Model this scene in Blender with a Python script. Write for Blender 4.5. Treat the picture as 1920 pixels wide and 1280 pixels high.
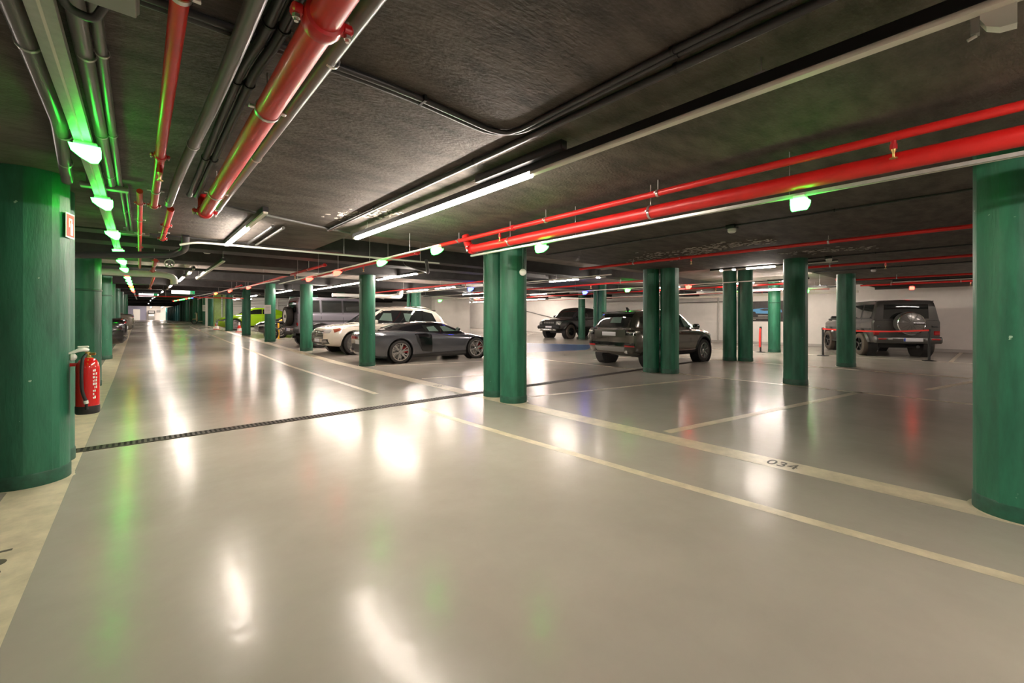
import bpy, bmesh, math, random
import numpy as np
from mathutils import Vector, Matrix
from mathutils.bvhtree import BVHTree
random.seed(7)
for o in list(bpy.data.objects): bpy.data.objects.remove(o)
SC = bpy.context.scene; COL = SC.collection
PI = math.pi; R = math.radians
# ------------------------------------------------------------------ camera
F = 800.0; EYE = 1.35; HY = 595.0
YAW = math.atan((960-262)/F); S_, C_ = math.sin(YAW), math.cos(YAW)
cam = bpy.data.objects.new('camera', bpy.data.cameras.new('camera')); COL.objects.link(cam)
cam.data.sensor_width = 36; cam.data.lens = 36*F/1920
cam.location = (0, 0, EYE); cam.rotation_euler = (PI/2, 0, -YAW)
cam.data.shift_y = -(640-HY)/1920
cam.data.clip_start = .05; cam.data.clip_end = 300
SC.camera = cam
# ------------------------------------------------------------------ world, exposure
W = bpy.data.worlds.new('world'); SC.world = W; W.use_nodes = True
W.node_tree.nodes['Background'].inputs[0].default_value = (1, .93, .85, 1)
W.node_tree.nodes['Background'].inputs[1].default_value = .05
SC.view_settings.view_transform = 'Standard'; SC.view_settings.look = 'None'
SC.view_settings.exposure = 1.75; SC.view_settings.gamma = 1; SC.view_settings.use_curve_mapping = False
# ------------------------------------------------------------------ pixel helpers
def pz(x, y, z=0.0):
    a = (x-960)/F; b = (HY-y)/F; t = (z-EYE)/b
    return (S_+a*C_)*t, (C_-a*S_)*t
def rise(y): return min(.85, max(0.0, y-13.0)*.0185)      # the lane climbs gently, then levels out
YR = 13+.85/.0185
# ------------------------------------------------------------------ materials
def mat(name, col, rough=.5, metal=0.0, var=0.0, vscale=6.0, bump=0.0, bscale=60.0, coat=0.0, emit=None, estr=0.0, col2=None, stretch=None, spec=.5, rvar=0):
    m = bpy.data.materials.new(name); m.use_nodes = True
    nt = m.node_tree; b = nt.nodes['Principled BSDF']; N = nt.nodes.new; L = nt.links.new
    b.inputs['Base Color'].default_value = (*col, 1); b.inputs['Roughness'].default_value = rough
    b.inputs['Metallic'].default_value = metal; b.inputs['Coat Weight'].default_value = coat
    b.inputs['Coat Roughness'].default_value = .05; b.inputs['Specular IOR Level'].default_value = spec
    if emit: b.inputs['Emission Color'].default_value = (*emit, 1); b.inputs['Emission Strength'].default_value = estr
    if var or bump or rvar:
        tc = N('ShaderNodeTexCoord'); mp = N('ShaderNodeMapping'); L(tc.outputs['Object'], mp.inputs[0])
        if stretch: mp.inputs['Scale'].default_value = stretch
    if var:
        n = N('ShaderNodeTexNoise'); n.inputs['Scale'].default_value = vscale; n.inputs['Detail'].default_value = 8; n.inputs['Roughness'].default_value = .65
        L(mp.outputs[0], n.inputs['Vector'])
        r = N('ShaderNodeValToRGB'); c2 = col2 or tuple(c*(1-var) for c in col)
        r.color_ramp.elements[0].color = (*c2, 1); r.color_ramp.elements[1].color = (*[min(1, c*(1+var*.4)) for c in col], 1)
        r.color_ramp.elements[0].position = .36; r.color_ramp.elements[1].position = .62
        L(n.outputs[0], r.inputs[0]); L(r.outputs[0], b.inputs['Base Color'])
        if rvar:
            mr = N('ShaderNodeMapRange'); mr.inputs[3].default_value = rough-rvar; mr.inputs[4].default_value = rough+rvar
            L(n.outputs[0], mr.inputs[0]); L(mr.outputs[0], b.inputs['Roughness'])
    if bump:
        n2 = N('ShaderNodeTexNoise'); n2.inputs['Scale'].default_value = bscale; n2.inputs['Detail'].default_value = 6
        L(mp.outputs[0], n2.inputs['Vector']); bp = N('ShaderNodeBump'); bp.inputs['Strength'].default_value = bump; bp.inputs['Distance'].default_value = .01
        L(n2.outputs[0], bp.inputs['Height']); L(bp.outputs[0], b.inputs['Normal'])
    return m
def emis(name, col, s):
    m = bpy.data.materials.new(name); m.use_nodes = True; nt = m.node_tree
    b = nt.nodes['Principled BSDF']; b.inputs['Base Color'].default_value = (*col, 1)
    b.inputs['Emission Color'].default_value = (*col, 1); b.inputs['Emission Strength'].default_value = s
    return m
def floor_material():
    m = bpy.data.materials.new('epoxy_floor'); m.use_nodes = True; nt = m.node_tree; N = nt.nodes.new; L = nt.links.new
    b = nt.nodes['Principled BSDF']; tc = N('ShaderNodeTexCoord')
    n1 = N('ShaderNodeTexNoise'); n1.inputs['Scale'].default_value = .55; n1.inputs['Detail'].default_value = 9; n1.inputs['Roughness'].default_value = .62
    L(tc.outputs['Object'], n1.inputs['Vector'])
    r1 = N('ShaderNodeValToRGB'); e = r1.color_ramp.elements
    e[0].position = .3; e[0].color = (.325, .297, .26, 1); e[1].position = .68; e[1].color = (.415, .38, .33, 1)
    L(n1.outputs[0], r1.inputs[0])
    # scuffs: stretched noise thresholded
    mp = N('ShaderNodeMapping'); mp.inputs['Scale'].default_value = (1.2, 9, 1); mp.inputs['Rotation'].default_value = (0, 0, .5); L(tc.outputs['Object'], mp.inputs[0])
    n2 = N('ShaderNodeTexNoise'); n2.inputs['Scale'].default_value = 2.2; n2.inputs['Detail'].default_value = 10; n2.inputs['Roughness'].default_value = .7; L(mp.outputs[0], n2.inputs['Vector'])
    r2 = N('ShaderNodeValToRGB'); r2.color_ramp.elements[0].position = .70; r2.color_ramp.elements[1].position = .80
    L(n2.outputs[0], r2.inputs[0])
    mx = N('ShaderNodeMix'); mx.data_type = 'RGBA'; L(r2.outputs[0], mx.inputs[0]); L(r1.outputs[0], mx.inputs[6]); mx.inputs[7].default_value = (.13, .11, .095, 1)
    L(mx.outputs[2], b.inputs['Base Color'])
    mr = N('ShaderNodeMapRange'); mr.inputs[3].default_value = .16; mr.inputs[4].default_value = .29; L(n1.outputs[0], mr.inputs[0]); L(mr.outputs[0], b.inputs['Roughness'])
    n3 = N('ShaderNodeTexNoise'); n3.inputs['Scale'].default_value = 6; n3.inputs['Detail'].default_value = 3; L(tc.outputs['Object'], n3.inputs['Vector'])
    bp = N('ShaderNodeBump'); bp.inputs['Strength'].default_value = .14; bp.inputs['Distance'].default_value = .02; L(n3.outputs[0], bp.inputs['Height']); L(bp.outputs[0], b.inputs['Normal'])
    b.inputs['Specular IOR Level'].default_value = .18
    b.inputs['Coat Weight'].default_value = .08; b.inputs['Coat Roughness'].default_value = .13; L(bp.outputs[0], b.inputs['Coat Normal'])
    return m
def column_material(name, c1, c2):
    m = mat(name, c1, .46, var=.4, vscale=2.2, bump=.25, bscale=25, col2=c2, stretch=(2.5, 2.5, .5))
    nt = m.node_tree; N = nt.nodes.new; L = nt.links.new; b = nt.nodes['Principled BSDF']
    src = b.inputs['Base Color'].links[0].from_socket                       # chips in the paint
    tc = N('ShaderNodeTexCoord'); n = N('ShaderNodeTexNoise'); n.inputs['Scale'].default_value = 16; n.inputs['Detail'].default_value = 5
    L(tc.outputs['Object'], n.inputs['Vector']); r = N('ShaderNodeValToRGB'); r.color_ramp.elements[0].position = .735; r.color_ramp.elements[1].position = .75
    L(n.outputs[0], r.inputs[0]); mx = N('ShaderNodeMix'); mx.data_type = 'RGBA'; L(r.outputs[0], mx.inputs[0]); L(src, mx.inputs[6]); mx.inputs[7].default_value = (.35, .5, .38, 1)
    L(mx.outputs[2], b.inputs['Base Color'])
    return m
M = {}
M['floor'] = floor_material()
M['cream'] = mat('cream_floor_paint', (.66, .57, .42), .3, var=.22, vscale=5, bump=.06, bscale=8)
M['bluepaint'] = mat('blue_floor_paint', (.09, .16, .33), .3, var=.3, vscale=3)
M['stencil'] = mat('stencil_paint', (.09, .075, .055), .5)
M['ceil'] = mat('dark_ceiling_plaster', (.080, .066, .053), .8, var=.5, vscale=3.0, bump=.9, bscale=28, stretch=(1, 2.2, 1))
M['ceil2'] = mat('grey_ceiling_plaster', (.25, .215, .19), .8, var=.3, vscale=2.5, bump=.4, bscale=30)
M['beam'] = mat('charcoal_beam_paint', (.035, .034, .034), .7, var=.3, vscale=4)
M['efflor'] = mat('pale_efflorescence', (.55, .5, .45), .9)
M['wall'] = mat('white_wall_plaster', (.82, .78, .735), .75, var=.06, vscale=1.2, bump=.12, bscale=40)
M['wallband'] = mat('grey_wall_band', (.5, .47, .44), .7)
M['violet'] = mat('violet_grey_wall', (.25, .25, .34), .6)
M['green'] = column_material('green_column_paint', (.019, .138, .077), (.010, .088, .05))
M['greenbase'] = mat('dark_green_column_foot', (.012, .085, .05), .45, var=.4, vscale=9)
M['olive'] = mat('olive_green_pillar_paint', (.22, .33, .09), .4, var=.2, vscale=4)
M['teal'] = mat('teal_panel_paint', (.06, .27, .28), .45)
M['red'] = mat('red_pipe_enamel', (.60, .012, .010), .42, coat=.12, var=.12, vscale=6)
M['redclamp'] = mat('red_coupling_enamel', (.5, .01, .015), .3, bump=.1)
M['zinc'] = mat('zinc_plated_steel', (.62, .6, .57), .3, .9)
M['brass'] = mat('brass', (.6, .42, .15), .3, .9)
M['conduit'] = mat('black_conduit_plastic', (.035, .034, .036), .32)
M['gconduit'] = mat('grey_conduit_plastic', (.14, .135, .13), .3)
M['tray'] = mat('galvanised_cable_tray', (.5, .5, .47), .35, .55, var=.1, vscale=20)
M['railblack'] = mat('black_light_rail', (.008, .008, .009), .4)
M['railwhite'] = mat('cream_rail_cover', (.72, .68, .6), .4)
M['white'] = mat('white_plastic', (.75, .74, .70), .35)
M['boxgrey'] = mat('grey_junction_box', (.25, .245, .235), .45)
M['wire'] = mat('steel_wire', (.5, .5, .5), .4, .7)
M['led'] = emis('lit_led_tube', (1, .87, .765), 58)
for k, c, s in (('g', (.03, 1, .05), 11), ('r', (1, .02, .012), 10), ('b', (.02, .035, 1), 11), ('o', (1, .09, .012), 9)):
    M['lamp_'+k] = emis('lit_bay_lamp_'+{'g': 'green', 'r': 'red', 'b': 'blue', 'o': 'orange'}[k], c, s)
M['lampcore'] = emis('lit_bay_lamp_core', (.55, 1, .75), 9)
M['signwhite'] = emis('lit_sign_white', (1, .98, .95), 1.0)
M['signgreen'] = emis('lit_sign_green', (.01, .28, .09), .4)
M['extred'] = mat('extinguisher_red', (.6, .008, .008), .18, coat=.7)
M['rubber'] = mat('black_rubber', (.018, .017, .017), .55)
M['tyre'] = mat('tyre_rubber', (.022, .02, .019), .65, bump=.3, bscale=80)
M['dusttyre'] = mat('dusty_tyre_rubber', (.09, .07, .055), .8, bump=.3, bscale=80)
M['blackp'] = mat('black_trim_plastic', (.014, .014, .015), .45)
M['gloss'] = mat('gloss_black', (.006, .006, .007), .08, coat=.8)
M['glass'] = mat('dark_car_glass', (.012, .014, .014), .03, spec=.8)
M['glasslt'] = mat('painted_light_on_glass', (.13, .19, .16), .05, spec=.8)  # opaque green-grey tint, paints the light seen through car windows
M['chrome'] = mat('chrome', (.7, .7, .7), .12, 1)
M['alloy'] = mat('silver_alloy', (.55, .54, .53), .25, .9)
M['darkalloy'] = mat('dark_alloy', (.03, .03, .032), .3, .6)
M['caliper'] = mat('red_brake_caliper', (.5, .01, .015), .35)
M['headl'] = mat('headlight_lens', (.5, .5, .5), .08, .4, coat=.8)
M['amber'] = mat('amber_reflector', (.22, .05, .025), .15, coat=.6)
M['taill'] = mat('red_tail_lens', (.35, .006, .008), .12, coat=.8)
M['plate'] = mat('licence_plate', (.66, .66, .7), .4)
M['plateblue'] = mat('plate_blue_band', (.02, .08, .5), .4)
M['pwhite'] = mat('warm_white_car_paint', (.60, .55, .47), .22, coat=1)
M['pgraph'] = mat('graphite_car_paint', (.115, .12, .135), .2, .5, coat=1)
M['pjeep'] = mat('violet_grey_car_paint', (.17, .16, .19), .32, .3, coat=.6)
M['cover'] = mat('grey_metal_cover', (.13, .122, .115), .3, .4, coat=.4)
M['pg'] = mat('satin_grey_car_paint', (.068, .065, .062), .3, .5, coat=.5)
M['pevo'] = mat('bronze_grey_car_paint', (.10, .093, .075), .2, .5, coat=1)
M['ppick'] = mat('dark_grey_car_paint', (.085, .082, .088), .25, .4, coat=1)
M['plime'] = mat('lime_car_paint', (.42, .75, .015), .22, coat=1)
M['pblack'] = mat('black_car_paint', (.012, .010, .013), .15, coat=1)
M['pbeige'] = mat('grey_beige_car_paint', (.2, .18, .15), .25, .3, coat=1)
M['beltred'] = mat('red_barrier_belt', (.75, .04, .03), .6)
M['yellow'] = mat('yellow_paint', (.75, .42, .03), .4)
M['orange'] = mat('orange_plastic', (.75, .25, .02), .4)
M['bikebeige'] = mat('beige_scooter_paint', (.6, .48, .3), .3, coat=.5)
M['bikewhite'] = mat('off_white_bike_plastic', (.6, .55, .52), .4)
M['posterdark'] = mat('poster_dark_print', (.03, .026, .024), .5, var=.5, vscale=5)
M['posterblue'] = mat('poster_blue_print', (.10, .33, .62), .5)
M['posterlt'] = mat('poster_pale_print', (.5, .46, .38), .5)
M['paper'] = mat('paper_notice', (.65, .63, .6), .7)
M['louvre'] = mat('grey_louvre_metal', (.78, .78, .76), .4)
M['drain'] = mat('drain_grate_iron', (.07, .055, .045), .5, .5, var=.4, vscale=20)
M['dark'] = mat('drain_shadow_gap', (.01, .009, .008), .9)
# ------------------------------------------------------------------ mesh builder
class MB:
    def __init__(s): s.v = []; s.f = []
    def add(s, vs, fs):
        o = len(s.v); s.v += [tuple(v) for v in vs]; s.f += [tuple(i+o for i in f) for f in fs]; return s
    def box(s, c, d, rz=0.0, mtx=None):
        x, y, z = [q/2 for q in d]; vs = [Vector((a, b, e)) for e in (-z, z) for a, b in ((-x, -y), (x, -y), (x, y), (-x, y))]
        m = mtx or Matrix.Rotation(rz, 3, 'Z'); vs = [m @ v + Vector(c) for v in vs]
        return s.add(vs, [(3, 2, 1, 0), (4, 5, 6, 7), (0, 1, 5, 4), (1, 2, 6, 5), (2, 3, 7, 6), (3, 0, 4, 7)])
    def bevbox(s, c, d, b=.02, rz=0.0, mtx=None):
        x, y, z = [q/2 for q in d]; b = min(b, x*.9, y*.9, z*.9); rings = []
        def ring(e, zz): return [(-x+e, -y+b, zz), (-x+b, -y+e, zz), (x-b, -y+e, zz), (x-e, -y+b, zz), (x-e, y-b, zz), (x-b, y-e, zz), (-x+b, y-e, zz), (-x+e, y-b, zz)]
        rings = ring(b*.7, -z)+ring(0, -z+b)+ring(0, z-b)+ring(b*.7, z); m = mtx or Matrix.Rotation(rz, 3, 'Z')
        fs = [tuple(range(7, -1, -1)), tuple(range(24, 32))]
        for k in range(3):
            for i in range(8): j = (i+1) % 8; fs.append((k*8+i, k*8+j, k*8+8+j, k*8+8+i))
        return s.add([m @ Vector(p)+Vector(c) for p in rings], fs)
    def tube(s, pts, r, n=12, cap=True):
        pts = [Vector(p) for p in pts]; N = len(pts); rr = r if isinstance(r, (list, tuple)) else [r]*N
        ts = []
        for i in range(N):
            a = pts[max(0, i-1)]; b = pts[min(N-1, i+1)]; ts.append((b-a).normalized())
        up = Vector((0, 0, 1)) if abs(ts[0].z) < .9 else Vector((1, 0, 0))
        u = ts[0].cross(up).normalized(); vs = []
        for i in range(N):
            u = (u - ts[i]*u.dot(ts[i])).normalized(); w = ts[i].cross(u)
            for k in range(n): a = 2*PI*k/n; vs.append(pts[i]+(u*math.cos(a)+w*math.sin(a))*rr[i])
        fs = [(i*n+k, i*n+(k+1) % n, (i+1)*n+(k+1) % n, (i+1)*n+k) for i in range(N-1) for k in range(n)]
        if cap: fs += [tuple(range(n-1, -1, -1)), tuple(range((N-1)*n, N*n))]
        return s.add(vs, fs)
    def lathe(s, prof, n=24, c=(0, 0, 0), axis='Z', closed=False, a0=0, a1=2*PI):
        vs = []; P = len(prof); full = abs(a1-a0-2*PI) < 1e-6; m = n if full else n+1
        for k in range(m):
            a = a0+(a1-a0)*k/n
            for (r, z) in prof:
                p = (r*math.cos(a), r*math.sin(a), z)
                if axis == 'Y': p = (p[0], p[2], p[1])
                if axis == 'X': p = (p[2], p[0], p[1])
                vs.append(Vector(p)+Vector(c))
        Q = P if closed else P-1
        fs = [(k*P+i, ((k+1) % m)*P+i, ((k+1) % m)*P+(i+1) % P, k*P+(i+1) % P) for k in range(n) for i in range(Q)]
        return s.add(vs, fs)
    def prism(s, poly, z0, z1, to=lambda x, y, z: (x, y, z)):
        n = len(poly); vs = [to(x, y, z0) for x, y in poly]+[to(x, y, z1) for x, y in poly]
        return s.add(vs, [tuple(range(n-1, -1, -1)), tuple(range(n, 2*n))]+[(i, (i+1) % n, n+(i+1) % n, n+i) for i in range(n)])
    def build(s, name, m, parent=None, smooth=True, ang=35, loc=None, fix=True):
        me = bpy.data.meshes.new(name); me.from_pydata(s.v, [], s.f)
        if fix:
            bm = bmesh.new(); bm.from_mesh(me); bmesh.ops.recalc_face_normals(bm, faces=bm.faces); bm.to_mesh(me); bm.free()
        me.materials.append(M[m] if isinstance(m, str) else m)
        if smooth:
            me.polygons.foreach_set('use_smooth', [True]*len(me.polygons)); me.set_sharp_from_angle(angle=R(ang))
        return link(name, me, parent, loc)
def link(name, me, parent=None, loc=None):
    o = bpy.data.objects.new(name, me); COL.objects.link(o)
    if parent: o.parent = parent
    if loc: o.location = loc
    return o
def tag(o, label=None, cat=None, group=None, kind=None):
    if label: o['label'] = label
    if cat: o['category'] = cat
    if group: o['group'] = group
    if kind: o['kind'] = kind
    return o
def empty(name, loc=(0, 0, 0), rz=0.0):
    o = bpy.data.objects.new(name, None); COL.objects.link(o); o.location = loc; o.rotation_euler = (0, 0, rz); o.empty_display_size = .1; return o
def copy_tree(o, parent=None):
    c = o.copy(); COL.objects.link(c); c.parent = parent
    for ch in [q for q in bpy.data.objects if q.parent == o]: copy_tree(ch, c)
    return c
def bend(pts, rad=.12, n=6):
    pts = [Vector(p) for p in pts]; out = [pts[0]]
    for i in range(1, len(pts)-1):
        a, p, b = pts[i-1], pts[i], pts[i+1]; r1 = min(rad, (a-p).length*.48, (b-p).length*.48)
        q0 = p+(a-p).normalized()*r1; q1 = p+(b-p).normalized()*r1
        for k in range(n+1): t = k/n; out.append(q0*(1-t)**2+p*2*t*(1-t)+q1*t*t)
    return out+[pts[-1]]
def area(parent, x, y, z, sx, sy, power, col, rot=(0, 0, 0)):
    l = bpy.data.lights.new('lamp_light', 'AREA'); l.shape = 'RECTANGLE'; l.size = sx; l.size_y = sy; l.energy = power; l.color = col
    o = bpy.data.objects.new('lamp_light', l); COL.objects.link(o); o.location = (x, y, z); o.rotation_euler = rot
    if parent: o.parent = parent
    return o
# ================================================================== STRUCTURE
LOW, HIGH = 2.54, 2.80
XL, XR, YB, YE = -6.6, 23.8, -8.0, 110.0
def low_at(x, y): return (x < 2.3 and y < 7.9) or (x < 10.6 and y < 6.0) or (x >= 10.6 and y < 3.3)
def ctop(x, y): return LOW if low_at(x, y) else HIGH+rise(y)
def strip_mesh(x0, x1, y0, y1, dz=0.0):
    b = MB(); ys = [y0]+[q for q in (13.0, YR) if y0 < q < y1]+[y1]
    for a, c in zip(ys, ys[1:]):
        b.add([(x0, a, rise(a)+dz), (x1, a, rise(a)+dz), (x1, c, rise(c)+dz), (x0, c, rise(c)+dz)], [(0, 1, 2, 3)])
    return b
b = MB()
for (a, c) in ((YB, 13.0), (13.0, YR), (YR, YE)):
    b.add([(x, y, rise(y)+z) for z in (-.3, 0) for x, y in ((XL-.2, a), (XR+.2, a), (XR+.2, c), (XL-.2, c))], [(3, 2, 1, 0), (4, 5, 6, 7), (0, 1, 5, 4), (1, 2, 6, 5), (2, 3, 7, 6), (3, 0, 4, 7)])
FLOOR = tag(b.build('floor', 'floor', smooth=False, fix=False), kind='structure')
def paint_poly(pts, m='cream', name='painted_line', dz=.0015):
    b = MB(); b.add([(x, y, rise(y)+dz) for x, y in pts], [tuple(range(len(pts)))]); return b.build(name, m, FLOOR, smooth=False)
def paint_line(p, q, w, m='cream'):
    p = Vector(p); q = Vector(q); n = Vector((-(q-p).y, (q-p).x)).normalized()*w/2
    return paint_poly([p-n, q-n, q+n, p+n], m)
def paint_strip(x0, x1, y0, y1, m='cream'):
    return strip_mesh(x0, x1, y0, y1, .0015).build('painted_line', m, FLOOR, smooth=False)
paint_strip(-.77, -.43, -6, 105)                      # broad strip under the left columns
paint_strip(4.30, 4.58, -6, 46)                      # strip along the right column row
b = MB()                                             # thin aisle line, bowing slightly
pts = [(3.52, -3), (3.41, -.1), (3.28, 1.8), (3.19, 3.8), (3.13, 5.75)]
for (x0, y0), (x1, y1) in zip(pts, pts[1:]): b.add([(x0-.05, y0, .0015), (x0+.05, y0, .0015), (x1+.05, y1, .0015), (x1-.05, y1, .0015)], [(0, 1, 2, 3)])
b.build('painted_line', 'cream', FLOOR, smooth=False)
paint_strip(3.10, 3.20, 7.25, 44)
for p, q, w in (((1250, 810), (1612, 735), .12), ((992, 744), (1335, 708), .1), ((706, 686), (903, 677.5), .1), ((791, 709.5), (904, 703), .1)):
    paint_line(pz(*p), pz(*q), w)
for y in (17.6, 23.5, 29.5): paint_line((4.6, y), (9.6, y-.5), .1)
for y in (-3.1, -.35): paint_line((4.6, y), (9.8, y-.9), .12)
paint_line((9.75, -4), (9.75, 11.3), .12); paint_line((13.9, -4), (13.9, 12.2), .14); paint_line((18.4, -5), (18.4, 8.2), .1)
paint_line((11.1, .9), (13.8, .25), .12); paint_line((11.0, 8.6), (13.8, 8.2), .1)
for y in (1.0, 8.0): paint_line((18.5, y), (23.6, y), .1)
paint_poly([(11.2, 11.95), (14.0, 11.35), (16.9, 13.1), (14.8, 15.8)], 'bluepaint', 'painted_bay')
paint_line((14.75, 15.95), (16.95, 13.0), .12, 'white')
def text_mesh(body, size, ext=0.0005):
    c = bpy.data.curves.new('text', 'FONT'); c.body = body; c.size = size; c.extrude = ext; c.align_x = 'CENTER'; c.align_y = 'CENTER'
    o = bpy.data.objects.new('text', c); COL.objects.link(o); dg = bpy.context.evaluated_depsgraph_get()
    me = bpy.data.meshes.new_from_object(o.evaluated_get(dg)); bpy.data.objects.remove(o); return me
def floor_text(body, x, y, rz, size):
    me = text_mesh(body, size); me.materials.clear(); me.materials.append(M['stencil'])
    o = link('stencilled_number', me, FLOOR, (x, y, rise(y)+.0025)); o.rotation_euler = (0, 0, rz); o.scale = (.8, 1.0, 1)
floor_text('064', -.66, 3.62, PI/2, .34)
floor_text('034', 4.44, 1.32, -PI/2, .21); floor_text('035', 4.44, 7.3, -PI/2, .21)
# ceilings
def slab(name, x0, x1, y0, y1, z0, z1, m):
    return tag(MB().box(((x0+x1)/2, (y0+y1)/2, (z0+z1)/2), (x1-x0, y1-y0, z1-z0)).build(name, m, smooth=False), kind='structure')
b = MB(); 
for x0, x1, y0, y1 in ((XL, 10.6, YB, 6.0), (XL, 2.3, 6.0, 7.9), (10.6, XR, YB, 3.3)): b.box(((x0+x1)/2, (y0+y1)/2, LOW+.2), (x1-x0, y1-y0, .4))
CEIL = tag(b.build('ceiling', 'ceil', smooth=False), kind='structure')
b = MB()
for (a, c) in ((3.0, 13.0), (13.0, YR), (YR, YE)):
    b.add([(x, y, HIGH+rise(y)+z) for z in (0, .3) for x, y in ((XL-.2, a), (XR+.2, a), (XR+.2, c), (XL-.2, c))], [(3, 2, 1, 0), (4, 5, 6, 7), (0, 1, 5, 4), (1, 2, 6, 5), (2, 3, 7, 6), (3, 0, 4, 7)])
CEIL2 = tag(b.build('ceiling', 'ceil2', smooth=False, fix=False), kind='structure')
def beam(x0, x1, y0, y1, dz): return slab('ceiling_beam', x0, x1, y0, y1, HIGH+rise(y0)-dz, HIGH+rise(y1)+.02, 'beam')
for y0, y1, dz in ((7.95, 8.3, .27), (9.6, 10.1, .2), (11.2, 11.9, .27), (17.1, 17.7, .27), (23.0, 23.6, .27), (29.1, 29.7, .27), (35.2, 35.8, .27), (42, 42.6, .27), (50, 50.6, .27), (60, 60.6, .3), (72, 72.6, .3), (86, 86.6, .3), (98, 98.6, .3)):
    beam(XL, 10.5 if y0 < 11 else XR, y0, y1, dz)
beam(10.7, XR, 7.7, 8.2, .22)
# flaky white salts on the slab: thin irregular crusts
def crust(px, n, spread, seed):
    rnd = random.Random(seed); b = MB()
    for i in range(n):
        t = rnd.random(); x = px[0][0]*(1-t)+px[1][0]*t+rnd.gauss(0, spread[0]); y = px[0][1]*(1-t)+px[1][1]*t+rnd.gauss(0, spread[1])
        cx, cy = pz(x, y, LOW); s = rnd.uniform(.006, .028); k = rnd.randint(5, 7)
        b.prism([(cx+math.cos(2*PI*j/k)*s*rnd.uniform(.4, 1.5), cy+math.sin(2*PI*j/k)*s*rnd.uniform(.4, 2.4)) for j in range(k)], LOW-.004, LOW+.001)
    o = b.build('salt_crust', 'efflor', CEIL, smooth=False); o['kind'] = 'stuff'
crust([(1185, 487), (1350, 465)], 190, (9, 4), 1); crust([(1280, 468), (1445, 452)], 120, (9, 3), 2); crust([(1475, 475), (1640, 463)], 90, (8, 2), 3)
crust([(630, 403), (740, 400)], 110, (10, 4), 4)
# walls
def wall(name, x0, x1, y0, y1, m='wall', z1=4.2): return slab(name, x0, x1, y0, y1, -.2, z1, m)
WR = wall('wall_right', XR, XR+.2, YB, YE); wall('wall_left', XL-.2, XL, YB, YE); wall('wall_back', XL, XR, YB-.2, YB)
wall('wall_end', XL, XR, YE, YE+.2)
tag(MB().box((XR-.015, 14, .06), (.03, 40, .12)).build('baseboard_right', 'wallband', smooth=False), kind='structure')
# white pier and boxed duct on the right wall behind the parked cars
tag(MB().bevbox((15.75, 25.6, 1.55), (3.0, 3.0, 2.95), .15).build('wall_pier', 'wall'), kind='structure')
# ------------------------------------------------------------------ drain channel
dr = empty('floor_drain', (2, 6.15, 0)); tag(dr, 'long slotted iron drain channel set across the floor', 'drain')
DX0, DX1 = -.5, 13.6
MB().box(((DX0+DX1)/2-2, 0, .001), (DX1-DX0, .15, .002)).build('channel', 'dark', dr, smooth=False)
for s in (-1, 1): MB().box(((DX0+DX1)/2-2, s*.082, .003), (DX1-DX0, .016, .006)).build('frame_rail', 'drain', dr, smooth=False)
bar = MB().box((0, 0, .003), (.024, .15, .005)).build('grate_bar', 'drain', dr, smooth=False, loc=(DX0-2+.03, 0, 0))
n = 1; x = DX0-2+.03
while n < 230:
    x += .047
    if 2+x > 13.5: break
    link('grate_bar', bar.data, dr, (x, 0, 0)); n += 1
b = MB()
while 2+x < 13.5:
    x += .047; b.box((x, 0, .003), (.024, .15, .005))
b.build('grate_bars_far', 'drain', dr, smooth=False)['kind'] = 'stuff'
# ------------------------------------------------------------------ columns
def column(x, y, r, label, m='green', name='round_column', group=None, band=None):
    z0 = rise(y); h = ctop(x, y)-z0
    e = empty(name, (x, y, z0)); tag(e, label, 'column', group)
    n = 28; rnd = random.Random(int(x*100+y*10)); jit = [rnd.uniform(-.004, .004) for _ in range(n)]
    b = MB(); vs = []
    for z in (0, h): vs += [((r+jit[k//2])*math.cos(2*PI*k/n), (r+jit[k//2])*math.sin(2*PI*k/n), z) for k in range(n)]
    b.add(vs, [(k, (k+1) % n, n+(k+1) % n, n+k) for k in range(n)]); b.build('shaft', m, e, ang=14)
    MB().lathe([(r+.006, 0), (r+.006, .10), (r+.001, .112)], 32).build('foot_band', 'greenbase' if m == 'green' else m, e)
    b = MB(); vs = []
    for k in range(40): vs += [((r+.03+rnd.uniform(-.012, .012))*math.cos(2*PI*k/40), (r+.03)*math.sin(2*PI*k/40), .003)]
    b.add(vs, [tuple(range(40))]); b.build('cut_in_paint', 'cream', e, smooth=False)
    if band: MB().lathe([(r+.004, band), (r+.012, band+.01), (r+.012, band+.03), (r+.004, band+.04)], 32).build('band', 'greenbase', e)
    return e
L1 = column(-.69, 5.28, .24, 'round green column carrying the fire extinguisher and its sign')
column(-.71, 5.86, .24, 'round green column close behind the one with the extinguisher')
column(-.82, 11.75, .25, 'round green column beside the cream strip with dark seam bands', band=1.86)
column(-.88, 17.9, .25, 'round green column in the cream strip row beside the black car tail', band=1.9)
for y in (24.2, 30.3): column(-1.0, y, .24, 'round green column standing between cars along the cream strip', group='far columns of the cream strip row')
for y in (36.5, 42.7, 49): column(-1.0, y, .24, 'round green column at the far stretch of the cream strip', group='farthest columns of the cream strip row')
column(4.56, -.09, .225, 'thick round green column with paint chips beside the stall line end')
column(4.54, 5.17, .212, 'round green column with a small white sounder, front one of a pair')
column(4.64, 5.76, .2, 'round green column of a pair, half behind the one with the sounder')
column(4.80, 11.67, .215, 'round green column in front of the graphite sports car tail')
column(4.80, 17.45, .22, 'round green column between the white SUV nose and the tall off-roader')
column(4.72, 23.1, .23, 'round green column with a white paper notice taped on')
column(4.72, 29.2, .22, 'round green column beside the black car front and lime car')
column(4.72, 35.5, .23, 'round green column in front of the lime car nose')
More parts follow.
